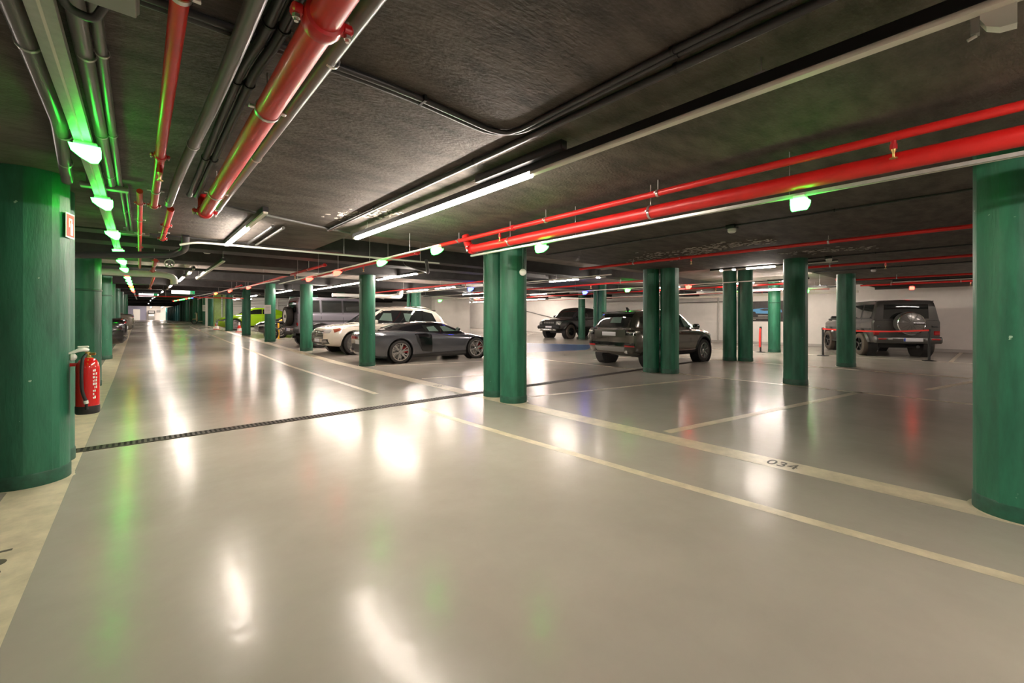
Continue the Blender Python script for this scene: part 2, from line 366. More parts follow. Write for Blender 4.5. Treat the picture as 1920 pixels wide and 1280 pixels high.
for y in (49.4, 53.8, 58.2, 62.6, 67, 71.5, 76): column(4.75-(y-49)*.008, y, .3, 'round green column of the far dense row beside the aisle', group='far dense column row')
column(4.7, 45.6, .34, 'wide green column beside the white post far down the aisle')
e = empty('square_pillar', (4.72, 41.6, rise(41.6))); tag(e, 'olive green square pillar far along the aisle', 'column')
h = HIGH; MB().bevbox((0, 0, h/2), (.5, .5, h), .03).build('shaft', 'olive', e); MB().box((.52, .1, h/2), (.3, .3, h)).build('side_pier', 'olive', e, smooth=False); MB().box((0, 0, .04), (.7, .7, .08)).build('foot_band', 'cream', e, smooth=False)
column(9.73, 5.31, .212, 'round green column beside the bronze SUV, front one of its pair')
column(9.59, 5.72, .195, 'round green column beside the bronze SUV, rear one of its pair')
column(14.15, 5.21, .208, 'round green column of the pair near the bronze SUV nose, nearer the poster')
column(13.98, 5.61, .195, 'round green column of the pair near the bronze SUV nose, nearer the bumper')
column(10.05, 2.75, .212, 'round green column under the slab edge between painted stalls')
column(14.63, 2.80, .212, 'round dark green column in front of the grey boxy off-roader')
column(18.6, 5.8, .21, 'pale lit round green column beside the car poster', band=1.9)
column(14.85, 11.2, .2, 'round green column with a downpipe behind the bronze SUV')
column(19.7, 16.3, .2, 'pale lit round green column in front of the pickup door', band=1.9)
for x, y, lb in ((9.9, 18.3, 'round teal-lit green column with a downpipe rising behind the white SUV'), (9.9, 23.6, 'round teal-lit green column with white pipes behind the off-roader'), (9.9, 28.4, 'round green column showing above the off-roader roof'), (9.9, 34, 'round green column behind the black car by the louvres'), (9.9, 40, 'round green column in front of the louvre wall')):
    column(x, y, .24, lb)
def downpipe(x, y, z1, r, label):
    z0 = rise(y); e = empty('downpipe', (x, y, z0)); tag(e, label, 'pipe')
    MB().tube([(0, 0, 0), (0, 0, z1-z0)], r).build('pipe', 'green', e)
    for z in (.25, 1.0, 1.75): MB().lathe([(r, z), (r+.012, z+.004), (r+.012, z+.05), (r, z+.054)], 20).build('joint_ring', 'green', e)
downpipe(14.57, 11.33, 2.52, .075, 'green downpipe standing beside the column behind the bronze SUV')
downpipe(9.57, 18.42, 2.70, .075, 'green downpipe hugging the teal-lit column')
# ================================================================== CEILING SERVICES
def coupling(parent, x, y, z, r, name='coupling', m='redclamp', ax='Y'):
    """grooved pipe coupling: ring with two bolt ears"""
    b = MB().lathe([(r, -.035), (r*1.22, -.03), (r*1.3, -.01), (r*1.3, .01), (r*1.22, .03), (r, .035)], 20, axis='Y')
    for s in (-1, 1): b.bevbox((s*r*1.55, 0, 0), (r*.75, .045, r*.6), .008)
    c = b.build(name, m, parent, loc=(x, y, z))
    for s in (-1, 1):
        k = MB().tube([(s*r*1.6, 0, -r*.75), (s*r*1.6, 0, r*.6)], r*.14, 8); k.lathe([(0, -r*.55), (r*.25, -r*.55), (r*.25, -r*.32), (0, -r*.32)], 6, c=(s*r*1.6, 0, 0))
        k.build('bolt', 'zinc', c)
    return c
def clamp(parent, x, y, z, r, top, m='zinc'):
    """split pipe ring with a threaded hanger rod"""
    b = MB().lathe([(r+.001, -.011), (r+.006, -.011), (r+.006, .011), (r+.001, .011)], 20, axis='Y', closed=True)
    for s in (-1, 1): b.bevbox((s*(r+.016), 0, 0), (.026, .02, .014), .003)
    c = b.build('pipe_clamp', m, parent, loc=(x, y, z))
    if top-z > r+.01: MB().tube([(0, 0, r), (0, 0, top-z)], .005, 6).build('hanger_rod', m, c)
def sprinkler(parent, x, y, z, r):
    s = MB().tube([(0, 0, 0), (0, 0, -r-.03)], .014, 10).tube([(0, 0, -r-.02), (0, 0, -r-.05)], .018, 8).build('sprinkler_outlet', 'redclamp', parent, loc=(x, y, z))
    MB().lathe([(0, -r-.11), (.02, -r-.105), (.02, -r-.10), (.006, -r-.095), (.006, -r-.07), (.013, -r-.06), (.013, -r-.045)], 12).build('sprinkler_head', 'brass', s)
def red_pipe(x, y0, y1, z, r, label, couplings=(), clamps=(), sprinklers=(), tail=None, top=None):
    ym = (y0+y1)/2; e = empty('sprinkler_pipe', (x, ym, z)); tag(e, label, 'pipe')
    pts = [(0, y0-ym, 0), (0, y1-ym, 0)]
    if tail: pts = bend(pts+[(t[0], y1-ym+t[1], t[2]) for t in tail], r*2.2)
    else: pts = [(0, y0-ym+(y1-y0)*k/10, 0) for k in range(11)]
    MB().tube(pts, r, 18).build('pipe', 'red', e)
    for c in couplings: coupling(e, 0, c-ym, 0, r)
    for c in clamps: clamp(e, 0, c-ym, 0, r, (top or ctop(x, c))-z+0)
    for c in sprinklers: sprinkler(e, 0, c-ym, 0, r)
    return e
def zc(y, z, x=0): return z
# left bundle
red_pipe(.47, -3.0, 5.06, 2.36, .052, 'thick red sprinkler main with bolted couplings over the left aisle', couplings=(1.52, 5.0), clamps=(.4, 2.35, 4.2), tail=[(0, .0, .17)])
red_pipe(.10, -3.0, 5.25, 2.40, .027, 'slim red sprinkler pipe running above the left aisle', couplings=(3.6, 5.22), clamps=(1.75, 4.6), sprinklers=(3.72,))
red_pipe(.0, 4.8, 12.2, 2.42, .022, 'slim red sprinkler pipe above the cream strip', couplings=(5.3, 8.6), clamps=(6.2, 7.2))
red_pipe(.24, 5.6, 7.8, 2.46, .03, 'pinkish red sprinkler pipe ending by the black drain pipe', couplings=(6.6, 7.75), clamps=(7.2,))
for i, (x, y0, y1) in enumerate(((.22, 10.2, 12.7), (.3, 14, 22))): red_pipe(x, y0, y1, 2.40+rise(y1)*.5, .03, ('short red sprinkler length by the round fan', 'distant red sprinkler pipe beyond the round fan')[i], couplings=(y0+.1, y1-.1), clamps=(y0+1,), top=HIGH+rise(y0+1))
# right bundle
red_pipe(3.46, -3.0, 4.86, 2.295, .055, 'thick red sprinkler main above the right column row', couplings=(4.80,), clamps=(2.07, 4.0, -1.0), tail=[(0, .1, .2)])
red_pipe(3.375, -3.0, 5.7, 2.425, .027, 'slim red sprinkler pipe beside the thick main on the right', couplings=(3.85,), clamps=(1.95, 3.3, -.9, 5.0), sprinklers=(.42, 4.1))
red_pipe(7.55, -3.0, 6.3, 2.45, .027, 'slim red sprinkler pipe over the middle stalls by the salt stains', couplings=(3.9,), clamps=(1.65, 4.9, -.5), sprinklers=(.18, 3.7))
red_pipe(11.1, -3.0, 2.95, 2.45, .027, 'slim red sprinkler pipe beyond the slab edge column', clamps=(2.4, .3), sprinklers=(.15, 1.5))
red_pipe(15.8, -3.0, 3.25, 2.45, .027, 'slim red sprinkler pipe with an upturned end by the dark column', clamps=(1.9,), sprinklers=(.25,), tail=[(0, 0, .07)])
red_pipe(18.8, -3.0, 3.2, 2.45, .027, 'slim red sprinkler pipe above the grey boxy off-roader', clamps=(2.4, .8), sprinklers=(.6,))
for x, y0, y1, lb in ((3.62, 6.6, 13.6, 'red sprinkler pipe above the aisle edge by the sports car'), (3.05, 9.7, 20, 'red sprinkler pipe stepping down towards the olive pillar'), (3.3, 21.5, 40, 'distant red sprinkler pipe near the olive pillar'),
                      (8.3, 9.5, 22, 'red sprinkler pipe over the white SUV'), (11.6, 6.8, 16, 'red sprinkler pipe over the bronze SUV'), (16.2, 4.6, 22, 'red sprinkler pipe over the second aisle'), (20.3, 4.4, 24, 'red sprinkler pipe near the right wall by the poster')):
    red_pipe(x, y0, y1, 2.47+rise((y0+y1)/2)*.8, .03, lb, couplings=(y0+.05, (y0+y1)/2), clamps=(y0+1.2, y1-1.5), sprinklers=(y0+2.4,), top=HIGH+rise(y0), tail=None)
e = empty('sprinkler_pipe', (2, 14, 2.42)); tag(e, 'red sprinkler branch crossing the aisle towards the green columns', 'pipe')
MB().tube([(-2.2, 14, 0), (2.4, 14, 0)], .025).build('pipe', 'red', e)
for k in (-1, 1): clamp(e, k, 14, 0, .027, .35)
# conduits
def conduit(pts, r, label, m='conduit', clips=(), name='conduit', rad=.12, rings=False, hang=()):
    p0 = Vector(pts[len(pts)//2]); e = empty(name, p0); tag(e, label, 'conduit')
    P = bend([Vector(p)-p0 for p in pts], rad) if len(pts) > 2 else [Vector(p)-p0 for p in pts]
    if rings:
        Q = []; rr = []
        for a, c in zip(P, P[1:]):
            n = max(1, int((c-a).length/.011))
            for k in range(n): Q.append(a+(c-a)*(k/n)); rr.append(r if len(Q) % 2 else r*.9)
        MB().tube(Q, rr, 14).build('tube', m, e, ang=60)
    else: MB().tube(P, r, 12).build('tube', m, e)
    for (x, y, z) in hang: MB().tube([(x-p0.x, y-p0.y, z-p0.z), (x-p0.x, y-p0.y, HIGH+rise(y)-p0.z)], .005, 6).build('hanger_rod', 'wire', e)
    for (x, y, z) in clips:
        c = MB().lathe([(r+.0005, -.008), (r+.005, -.008), (r+.005, .008), (r+.0005, .008)], 14, axis='Y', closed=True)
        c.box((0, 0, r+.003), (.02, .014, .012)); c.build('clip', 'zinc' if m != 'conduit' else 'railblack', e, loc=tuple(Vector((x, y, z))-p0))
    return e
conduit([(-.34, -2, 2.46), (-.34, 2.6, 2.46), (-.345, 3.5, 2.46), (-.42, 4.62, 2.46), (-.42, 4.75, 2.40)], .036, 'ribbed grey flexible conduit above the extinguisher column', 'gconduit', clips=((-.34, 2.58, 2.46), (-.345, 3.72, 2.46), (-.40, 4.4, 2.46)), name='corrugated_conduit', rings=True)
conduit([(-.17, -2, 2.47), (-.18, 4.9, 2.47)], .03, 'wider of two grey conduits right of the metal tray', 'gconduit', clips=((-.17, 2.55, 2.47), (-.175, 3.6, 2.47), (-.18, 4.6, 2.47)))
conduit([(-.11, -2, 2.48), (-.13, 5.0, 2.48)], .02, 'narrower of two grey conduits right of the metal tray', 'gconduit', clips=((-.12, 2.52, 2.48), (-.125, 3.6, 2.48)))
conduit([(-.13, 5.1, 2.51), (-.12, 7.8, 2.51)], .014, 'slim grey conduit continuing past the extinguisher column, tray side', 'gconduit', clips=((-.125, 6.3, 2.51),))
conduit([(-.09, 5.1, 2.51), (-.08, 7.8, 2.51)], .014, 'slim grey conduit continuing past the extinguisher column, aisle side', 'gconduit', clips=((-.085, 6.3, 2.51),))
conduit([(.31, -2, 2.44), (.30, 2.2, 2.44), (.23, 4.0, 2.44), (.21, 5.3, 2.44), (.21, 5.42, 2.482)], .031, 'grey pipe between the two red mains', 'gconduit', clips=((.255, 3.35, 2.44), (.21, 5.1, 2.44)), rad=.8)
conduit([(.375, -2, 2.482), (.375, 1.95, 2.482), (.35, 2.25, 2.482), (.35, 4.95, 2.482), (.35, 5.05, 2.512)], .021, 'left of two slim black conduits beside the thick main', clips=((.375, 1.85, 2.482), (.35, 2.4, 2.482), (.35, 3.7, 2.482)))
conduit([(.425, -2, 2.482), (.425, 1.95, 2.482), (.40, 2.25, 2.482), (.40, 4.95, 2.482), (.40, 5.05, 2.512)], .021, 'right of two slim black conduits beside the thick main', clips=((.425, 1.85, 2.482), (.40, 2.4, 2.482), (.40, 3.7, 2.482)))
conduit([(.63, -2, 2.46), (.60, 5.5, 2.46), (.60, 5.6, 2.482)], .03, 'grey-black pipe hugging the right of the thick left main', 'gconduit', clips=((.625, 1.9, 2.46), (.61, 3.4, 2.46), (.60, 5.2, 2.46)))
for dy, dx, lb in ((0, 0, 'outer'), (.035, -.035, 'inner')):
    conduit([(-.05, 2.06+dy, 2.522), (1.0, 2.03+dy, 2.522), (1.83+dx, 2.12+dy, 2.522), (1.80+dx, .9, 2.522), (1.82+dx, -3, 2.522)], .0155, 'black conduit crossing the dark slab and turning along the light rail, %s bend' % lb, clips=((1.80+dx, .95, 2.522),), rad=.25)
    for x in (.38, 1.15): MB().box((x, 2.035+dy, 2.522), (.014, .036, .034)).build('conduit_clip', 'railblack', CEIL)
conduit([(1.895, -3, 2.516), (1.895, 5.9, 2.516)], .02, 'long black conduit running beside the hanging light rail', clips=((1.895, 1.0, 2.52), (1.895, 2.6, 2.52), (1.895, 4.4, 2.52)))
conduit([(.6, 5.35, 2.522), (2.2, 5.95, 2.522)], .014, 'thin grey cable pipe slanting across the slab end', 'gconduit')
conduit([(5.75, -3, 2.524), (5.75, 5.6, 2.524)], .012, 'thin black conduit feeding the smoke detector', clips=((5.75, 1.2, 2.524), (5.75, 3.6, 2.524)))
conduit([(10.1, -3, 2.524), (10.1, 2.6, 2.524)], .014, 'thin black conduit above the slab edge column', clips=((10.1, 1.5, 2.524),))
conduit([(13.2, -3, 2.524), (13.2, 3.2, 2.524)], .014, 'thin black conduit over the far right stalls', clips=((13.2, 1.5, 2.524),))
conduit([(17.6, -3, 2.524), (17.6, 3.2, 2.524)], .018, 'thin black conduit before the right wall', clips=((17.6, 1.0, 2.524),))
conduit([(.92, 8.4, 2.76), (.92, 9.5, 2.76)], .018, 'short black cable pipe between two beams above the aisle')
conduit([(1.4, 6.1, 2.51), (1.4, 7.8, 2.51)], .02, 'pale cable pipe beside the first far light rail', 'gconduit')
conduit([(1.28, 6.1, 2.51), (1.28, 7.8, 2.51)], .02, 'dark cable pipe beside the first far light rail')
# drain pipe with swan neck under the second ceiling
conduit([(-1.0, 8.45, 2.19), (.36, 8.2, 2.29), (.5, 8.05, 2.36), (.5, 7.8, 2.40), (.5, 7.72, 2.53)], .05, 'thick black drain pipe bending up under the far ceiling', name='drain_pipe', rad=.2)
conduit([(.42, 7.5, 2.36), (.6, 7.42, 2.405), (4.4, 7.2, 2.405)], .015, 'long cream cable pipe crossing below the glowing rail', 'white', hang=((2.6, 7.3, 2.41), (4.0, 7.22, 2.41)))
conduit([(-1.0, 12.4, 2.47), (3.0, 12.4, 2.47)], .03, 'black pipe crossing the aisle by the round fan', name='drain_pipe')
conduit([(-.9, 13.0, 2.36), (.45, 13.0, 2.36), (.62, 13.0, 2.30), (.62, 13.0, 2.15)], .07, 'white ventilation pipe elbowing down above the aisle', 'white', name='vent_pipe', rad=.12)
conduit([(3.6, 6.3, 2.30), (3.75, 6.5, 2.12), (4.0, 7.0, 2.2), (4.4, 8.6, 2.5), (4.4, 8.8, 2.76)], .028, 'black hose looping behind the end of the thick right main', name='black_hose', rad=.3)
conduit([(7.2, 17.2, 2.26), (8.78, 17.6, 2.26), (8.78, 17.6, 2.56)], .09, 'white drain pipe elbow beside the teal-lit columns', 'white', name='vent_pipe', rad=.2)
conduit([(6.4, 19.4, 2.35), (8.6, 19.4, 2.35), (8.8, 19.4, 2.28)], .08, 'white curved duct above the tall off-roader', 'white', name='vent_pipe', rad=.2)
conduit([(17.45, 24.6, 0.3), (17.45, 24.6, 2.2), (17.6, 24.2, 2.6), (17.6, 24.2, 2.95)], .07, 'grey downpipe with a black elbow beside the white pier', 'white', name='wall_pipe', rad=.15)
for y, q in ((9.1, 'nearer the poster'), (10.1, 'nearer the pickup')): conduit([(23.68, y, .1), (23.68, y, 2.5)], .045, 'pale vertical wall pipe beyond the bronze SUV, the one '+q, 'wallband', name='wall_pipe')
conduit([(23.7, 8.6, 2.2), (23.7, 12.4, 2.2), (23.7, 12.7, 1.9)], .02, 'thin grey cable pipe along the right wall', 'gconduit')
conduit([(23.72, 21.8, 1.2), (23.72, 27.0, 2.15)], .03, 'grey handrail pipe slanting up the right wall by the pickup', 'gconduit', name='wall_rail')
# black beam-mounted trunking on the right wall ceiling
for x, y0, y1, lb in ((21.4, 2.1, 3.2, 'dark column'), (21.4, -.5, .6, 'chipped column')):
    tag(MB().bevbox((x, (y0+y1)/2, 2.47), (.12, y1-y0, .1), .01).build('light_rail', 'railblack'), 'short unlit black light rail between the red lamp and the '+lb, 'light rail')
# junction boxes
e = empty('junction_box', (-.09, 1.74, 2.42)); tag(e, 'flat grey junction box under the slab by the conduits', 'junction box')
MB().bevbox((0, 0, 0), (.18, .38, .10), .008).build('body', 'boxgrey', e); MB().bevbox((0, 0, -.055), (.165, .365, .012), .004).build('lid', 'boxgrey', e); MB().box((0, 0, .085), (.05, .3, .07)).build('bracket', 'zinc', e)
conduit([(-.2, 1.9, 2.44), (-.19, 2.08, 2.40), (-.12, 2.1, 2.395), (-.07, 1.96, 2.43)], .014, 'short black cable loop hanging from the junction box', rad=.06)
for x, y, z, lb in ((-.22, 4.96, 2.445, 'grey bracket plate above the extinguisher column'), (-.05, 7.6, 2.472, 'small pale bracket plate on the left conduits')):
    tag(MB().bevbox((x, y, z), (.3, .08, .035), .006).box((x-.1, y, z+.06), (.03, .03, .1)).build('bracket', 'boxgrey'), lb, 'bracket')
# cable trays
def tray(x, y0, y1, z, w, label, hang=(), m='tray', slope=0.0):
    ym = (y0+y1)/2; e = empty('cable_tray', (x, ym, z)); tag(e, label, 'cable tray'); h = w*.55
    def seg(xa, xb, za, zb): return MB().add([(xx, yy, zz+slope*(yy)) for yy in (y0-ym, y1-ym) for zz in (za, zb) for xx in (xa, xb)], [(0, 1, 3, 2), (4, 6, 7, 5), (0, 4, 5, 1), (2, 3, 7, 6), (0, 2, 6, 4), (1, 5, 7, 3)])
    seg(-w/2, w/2, 0, h).build('channel', m, e, smooth=False)
    seg(-w*.06, w*.06, -.0025, 0).build('seam', 'railwhite', e, smooth=False)
    for y in hang: MB().tube([(0, y-ym, h+slope*(y-ym)), (0, y-ym, ctop(x, y)-z)], .003, 6).build('hanger_wire', 'wire', e)
    return e
tray(-.25, -3, 13, 2.38, .075, 'galvanised cable tray with green lamps along the cream strip', hang=(1, 4.1, 7, 9.5, 12))
tray(-.25, 13, 62, 2.42+rise(37), .075, 'galvanised cable tray on the far stretch of the cream strip', hang=(16, 20), slope=.0185)
tray(3.52, -3, 4.9, 2.205, .04, 'slim grey cable tray under the thick right main', hang=(1, 3))
tray(2.88, 4.7, 13, 2.26, .035, 'slim pale cable tray with lamps above the aisle line', hang=(5.5, 6.9, 8.4, 9.6, 11.2), m='railwhite')
tray(2.88, 13, 66, 2.36+rise(39.5), .035, 'slim pale cable tray along the far aisle line', hang=(15, 18, 21, 25), m='railwhite', slope=.0185)
tray(8.6, 6.2, 26, 2.38, .04, 'slim white cable tray over the stalls behind the white SUV', hang=(8, 10, 12, 14, 17, 20), m='railwhite')
tray(12.9, 4.2, 22, 2.36, .04, 'slim white cable tray above the bronze SUV', hang=(5, 7, 9, 11, 13), m='railwhite')
tray(17.7, 3.6, 24, 2.34, .05, 'slim white cable tray above the second aisle', hang=(5, 7, 9, 11, 14), m='railwhite')
tray(20.75, 3.6, 12, 2.30, .16, 'broad white cable tray near the poster wall', hang=(4.2, 5, 6), m='railwhite')
# ------------------------------------------------------------------ light rails
def rail(x, y0, y1, z, label, lit=(), hang=(), cover='railwhite', w=.055):
    ym = (y0+y1)/2; zr = 0; e = empty('light_rail', (x, ym, z)); tag(e, label, 'light rail')
    MB().box((0, 0, .042), (w, y1-y0, .05)).build('housing', 'railblack', e, smooth=False)
    ys = [y0]+[q for s in lit for q in s]+[y1]
    for a, c in zip(ys[::2], ys[1::2]):
        if c-a > .02: MB().bevbox((0, (a+c)/2-ym, .006), (w*.9, c-a, .024), .006).build('cover', cover, e)
    for a, c in lit: MB().bevbox((0, (a+c)/2-ym, .004), (w*.95, c-a, .034), .008).build('lit_tube', 'led', e)
    for y in hang:
        b = MB().tube([(0, y-ym, .067), (0, y-ym, ctop(x, y)-z)], .003, 6); b.box((0, y-ym, .075), (.03, .05, .016)); b.build('hanger', 'wire', e)
    return e
e = rail(2.14, -7.5, 5.62, 2.385, 'long suspended light rail with a glowing tube over the aisle', lit=((-3.9, -.6), (2.24, 5.55)), hang=(.72, 2.45, 5.2, -3))
MB().bevbox((-.05, 2.35-(-7.5+5.62)/2, .095), (.06, .95, .06), .006).build('driver_box', 'railblack', e)
rail(1.0, 5.1, 7.85, 2.45, 'short suspended light rail by the far edge of the dark slab', lit=((6.1, 7.3), (7.4, 7.75)), hang=(5.3, 7.8))
rail(1.19, 9.6, 14.6, 2.40, 'unlit white light rail hanging past the beams', hang=(9.7, 14.2), cover='railwhite')
for i, (y0, y1, a, c) in enumerate(((12.2, 14.2, 13.1, 13.6), (15, 18.6, 15.3, 17.2), (21, 25, 21.5, 22.8), (29, 33, 29.6, 31), (37, 41, 37.6, 39), (45, 49, 45.6, 47), (53, 57, 53.6, 55), (64, 68, 64.6, 66), (78, 82, 78.6, 80))):
    rail(.94, y0, y1, 2.46+rise(y0), ('short', 'mid-aisle', 'third', 'fourth', 'fifth', 'sixth', 'seventh', 'eighth', 'last')[i]+' glowing light rail in the row down the far aisle', lit=((a, c),), hang=(y0+.1, y1-.1))
for x, y0, y1, lits, lb in ((5.5, 9.6, 20.4, ((10.1, 12.6), (13.9, 16.4), (16.6, 20.0)), 'glowing light rail above the sports car and white SUV'), (5.4, 21.6, 27, ((22, 26.4),), 'glowing light rail above the black car'), (5.6, 30, 40, ((31, 34), (36, 39.5)), 'glowing light rail above the lime car'),
                            (9.0, 13.2, 18.4, ((13.6, 15.0), (15.6, 17.4)), 'glowing light rail behind the white SUV roof'), (10.0, 7.4, 11, ((7.6, 7.72), (8.4, 9.6)), 'glowing light rail behind the bronze SUV'),
                            (10.8, 2.2, 4.8, ((3.35, 3.95), (4.2, 4.26), (4.5, 4.56)), 'glowing light rail tucked behind the slab edge column'),
                            (16.0, 4.0, 14, ((4.05, 4.75), (5.6, 6.65), (8.3, 9.9)), 'glowing light rail above the second aisle'), (16.0, 15, 26, ((15.6, 16.8), (20.4, 22)), 'glowing light rail at the end of the second aisle'), (21.2, 4.2, 12, ((5.35, 6.25), (7.5, 8.75)), 'light rail added to brighten the poster wall'),  # poster wall rail is added to brighten the wall, tubes set behind columns
                            (12.4, 14, 22, ((15, 18),), 'glowing light rail between the white pier and pickup'), (21.4, 19.5, 34, ((21, 24), (27, 31)), 'light rail added to brighten the wall past the pickup'), (7.2, 41.5, 46.5, ((42, 46),), 'glowing light rail in front of the louvre screen')):  # rail past the pickup is added to lift the dark stretch of wall
    rail(x, y0, y1, (2.5 if x < 15 else 2.55)+rise(y0)*.8, lb, lit=lits, hang=(y0+.2, y1-.2))
rail(17.2, 3.8, 8.2, 2.36, 'low glowing light rail beside the pale lit column', lit=((4.6, 6.4),), hang=(4.0, 8.0))
rail(-3.6, -6, 14, 2.4, 'unseen light rail added over the stalls behind the extinguisher column', lit=((-3, -1.6), (8.5, 9.7)), hang=())  # added out of frame as fill from the left
rail(17.5, -7, 2.2, 2.43, 'light rail added over the far right lane, glowing tubes out of view', lit=((-6, -3.2), (-1.4, -.2)), hang=())  # lit lengths added out of frame as fill from the right
rail(8.3, -7.5, -2, 2.43, 'unseen light rail added over the stalls beside the chipped column', lit=((-6, -4.6),), hang=())  # added behind the view for extra fill
# ------------------------------------------------------------------ bay indicator lamps
LMESH = {}
def lamp(x, y, z, c, label, group, face=-1, s=1.0, pw=0.0):
    e = empty('bay_lamp', (x, y, z)); tag(e, label, 'indicator lamp', group)
    if 'hood' not in LMESH:
        prof = [(-.06, .03), (.075, .03), (.075, -.012), (.06, -.045), (.03, -.05), (-.02, -.02), (-.055, .012)]
        LMESH['hood'] = MB().prism(prof, -.045, .045, lambda a, b, h: (a, h, b))
        LMESH['cap'] = MB().bevbox((.01, 0, .042), (.1, .07, .026), .006)
    for k in (c,):
        if k not in LMESH:
            o = LMESH['hood'].build('lit_lens', 'lamp_'+k, smooth=False); LMESH[k] = o.data; bpy.data.objects.remove(o)
    if 'capm' not in LMESH:
        o = LMESH['cap'].build('mount', 'white'); LMESH['capm'] = o.data; bpy.data.objects.remove(o)
    link('lit_lens', LMESH[c], e); link('mount', LMESH['capm'], e)
    if face > 0: e.rotation_euler = (0, 0, PI)
    e.scale = (s, s, s)
    return e
GL = 'bay lamps over the cream strip'
for y, c in ((1.4, 'g'), (3.55, 'g'), (5.05, 'g'), (6.9, 'g'), (8.65, 'g'), (10.2, 'g'), (11.8, 'g'), (13.2, 'r'), (14.8, 'g'), (16.6, 'g'), (18.6, 'g'), (21, 'o'), (24, 'g'), (27, 'r')):
    nm = {'g': 'green', 'r': 'red', 'o': 'orange'}[c]
    lamp(-.25, y, 2.325+rise(y), c, 'glowing %s bay lamp under the tray along the cream strip' % nm, GL+', '+nm)
GR = 'bay lamps along the aisle line'
for y, c in ((4.75, 'g'), (6.4, 'g'), (8.4, 'r'), (10.2, 'r'), (17.3, 'r'), (21.4, 'r'), (25.8, 'o'), (38.5, 'b'), (41, 'g'), (43.5, 'r'), (46, 'g'), (48.5, 'g'), (51, 'g'), (53.5, 'r'), (56, 'g'), (58.5, 'g'), (61, 'r')):
    nm = {'g': 'green', 'r': 'red', 'b': 'blue', 'o': 'orange'}[c]
    z = 2.203 if y < 12.9 else 2.30+.0185*(y-13)
    lamp(2.88, y, z, c, 'glowing %s bay lamp under the pale tray by the aisle line' % nm, GR+', '+nm, 1)
for x, y, z, c, lb in ((3.52, .93, 2.15, 'g', 'glowing green bay lamp under the thick right main near the chipped column'), (3.52, 3.5, 2.15, 'g', 'glowing green bay lamp under the thick right main near the column pair'),
                       (8.6, 12.0, 2.32, 'b', 'glowing blue bay lamp left of the glowing rail near the pickup'), (12.9, 17.5, 2.30, 'r', 'glowing red bay lamp just above the pickup bonnet'), (12.9, 21.0, 2.30, 'g', 'small green bay lamp against the white wall by the column pair'),
                       (12.9, 10.5, 2.30, 'b', 'glowing blue bay lamp above the bronze SUV roof edge'), (12.9, 8.6, 2.30, 'g', 'glowing green bay lamp above the bronze SUV roof'), (12.9, 6.4, 2.30, 'r', 'glowing red bay lamp between the two central column pairs'),
                       (17.7, 6.7, 2.28, 'g', 'glowing green bay lamp seen between the paired columns'), (17.7, 4.5, 2.28, 'g', 'glowing green bay lamp right of the slab edge column'), (19.9, 2.0, 2.36, 'r', 'glowing red bay lamp above the grey boxy off-roader')):
    lamp(x, y, z, c, lb, None, 1, 1.25 if x > 8 else 1.0)
tag(MB().tube([(19.9, 2.0, 2.40), (19.9, 2.0, LOW)], .008, 6).box((19.9, 2.0, LOW-.01), (.06, .06, .02)).build('lamp_drop_rod', 'railblack'), 'black drop rod holding the red lamp near the right wall', 'rod')
# smoke detectors, sounders, sensors
def detector(x, y, z, lb, base='railblack', s=1.0):
    e = empty('smoke_detector', (x, y, z)); tag(e, lb, 'smoke detector')
    MB().bevbox((0, 0, -.025*s), (.12*s, .12*s, .05*s), .006).build('base', base, e)
    MB().lathe([(0, -.105*s), (.035*s, -.10*s), (.05*s, -.085*s), (.052*s, -.05*s), (0, -.05*s)], 20).build('sensor_head', 'white', e)
detector(5.75, 2.28, LOW, 'white smoke detector on a black base over the middle stalls')
detector(13.2, 2.0, LOW, 'white dome detector on a black box before the right wall')
detector(10.1, 2.2, LOW, 'small dark detector box beside the slab edge column')
detector(1.05, 10.8, HIGH, 'white smoke detector between beams above the aisle', 'white', 1.3)
detector(1.0, 14.8, HIGH+rise(14.8), 'white smoke detector in the far aisle ceiling', 'white', 1.3)
detector(5.9, 12.7, HIGH, 'white smoke detector above the white SUV', 'white', 1.2)
e = empty('sounder', (4.49, 4.89, 2.05)); tag(e, 'small cream round sounder on the paired column', 'sounder')
MB().lathe([(0, 0), (.05, 0), (.055, .02), (.05, .05), (.02, .065), (0, .066)], 20, axis='Y').build('body', 'white', e); MB().tube([(0, .03, .04), (0, .05, .47)], .008, 8).build('cable_pipe', 'green', e)
e.rotation_euler = (0, 0, PI-.72)
e = empty('motion_sensor', (2.175, -.035, 2.385)); e.scale = (.75, .75, .75); tag(e, 'white motion sensor clipped under the long light rail', 'sensor')
MB().prism([(0, 0), (.11, 0), (.11, -.03), (.09, -.07), (.05, -.095), (0, -.1)], -.03, .03, lambda a, b, h: (h, a*1.0, b)).build('shell', 'white', e, smooth=False)
MB().box((0, .125, -.045), (.04, .028, .07)).build('lens_block', 'boxgrey', e, smooth=False); MB().tube([(0, .12, -.085), (0, .15, -.095)], .008, 8).build('arm', 'white', e)
e = empty('round_fan', (.45, 11.0, 2.44)); e.scale = (.62, .62, .62); tag(e, 'round white jet fan hanging in the far aisle', 'fan')
MB().lathe([(.11, -.06), (.135, -.06), (.135, .06), (.11, .06)], 24, axis='Y', closed=True).build('ring', 'white', e)
for k in range(6): MB().box((math.cos(k*PI/3)*.055, 0, math.sin(k*PI/3)*.055), (.1, .01, .03), mtx=Matrix.Rotation(-k*PI/3, 3, 'Y')).build('blade', 'boxgrey', e, smooth=False)
MB().tube([(0, 0, .13), (0, 0, .575)], .006, 6).build('hanger_rod', 'wire', e)
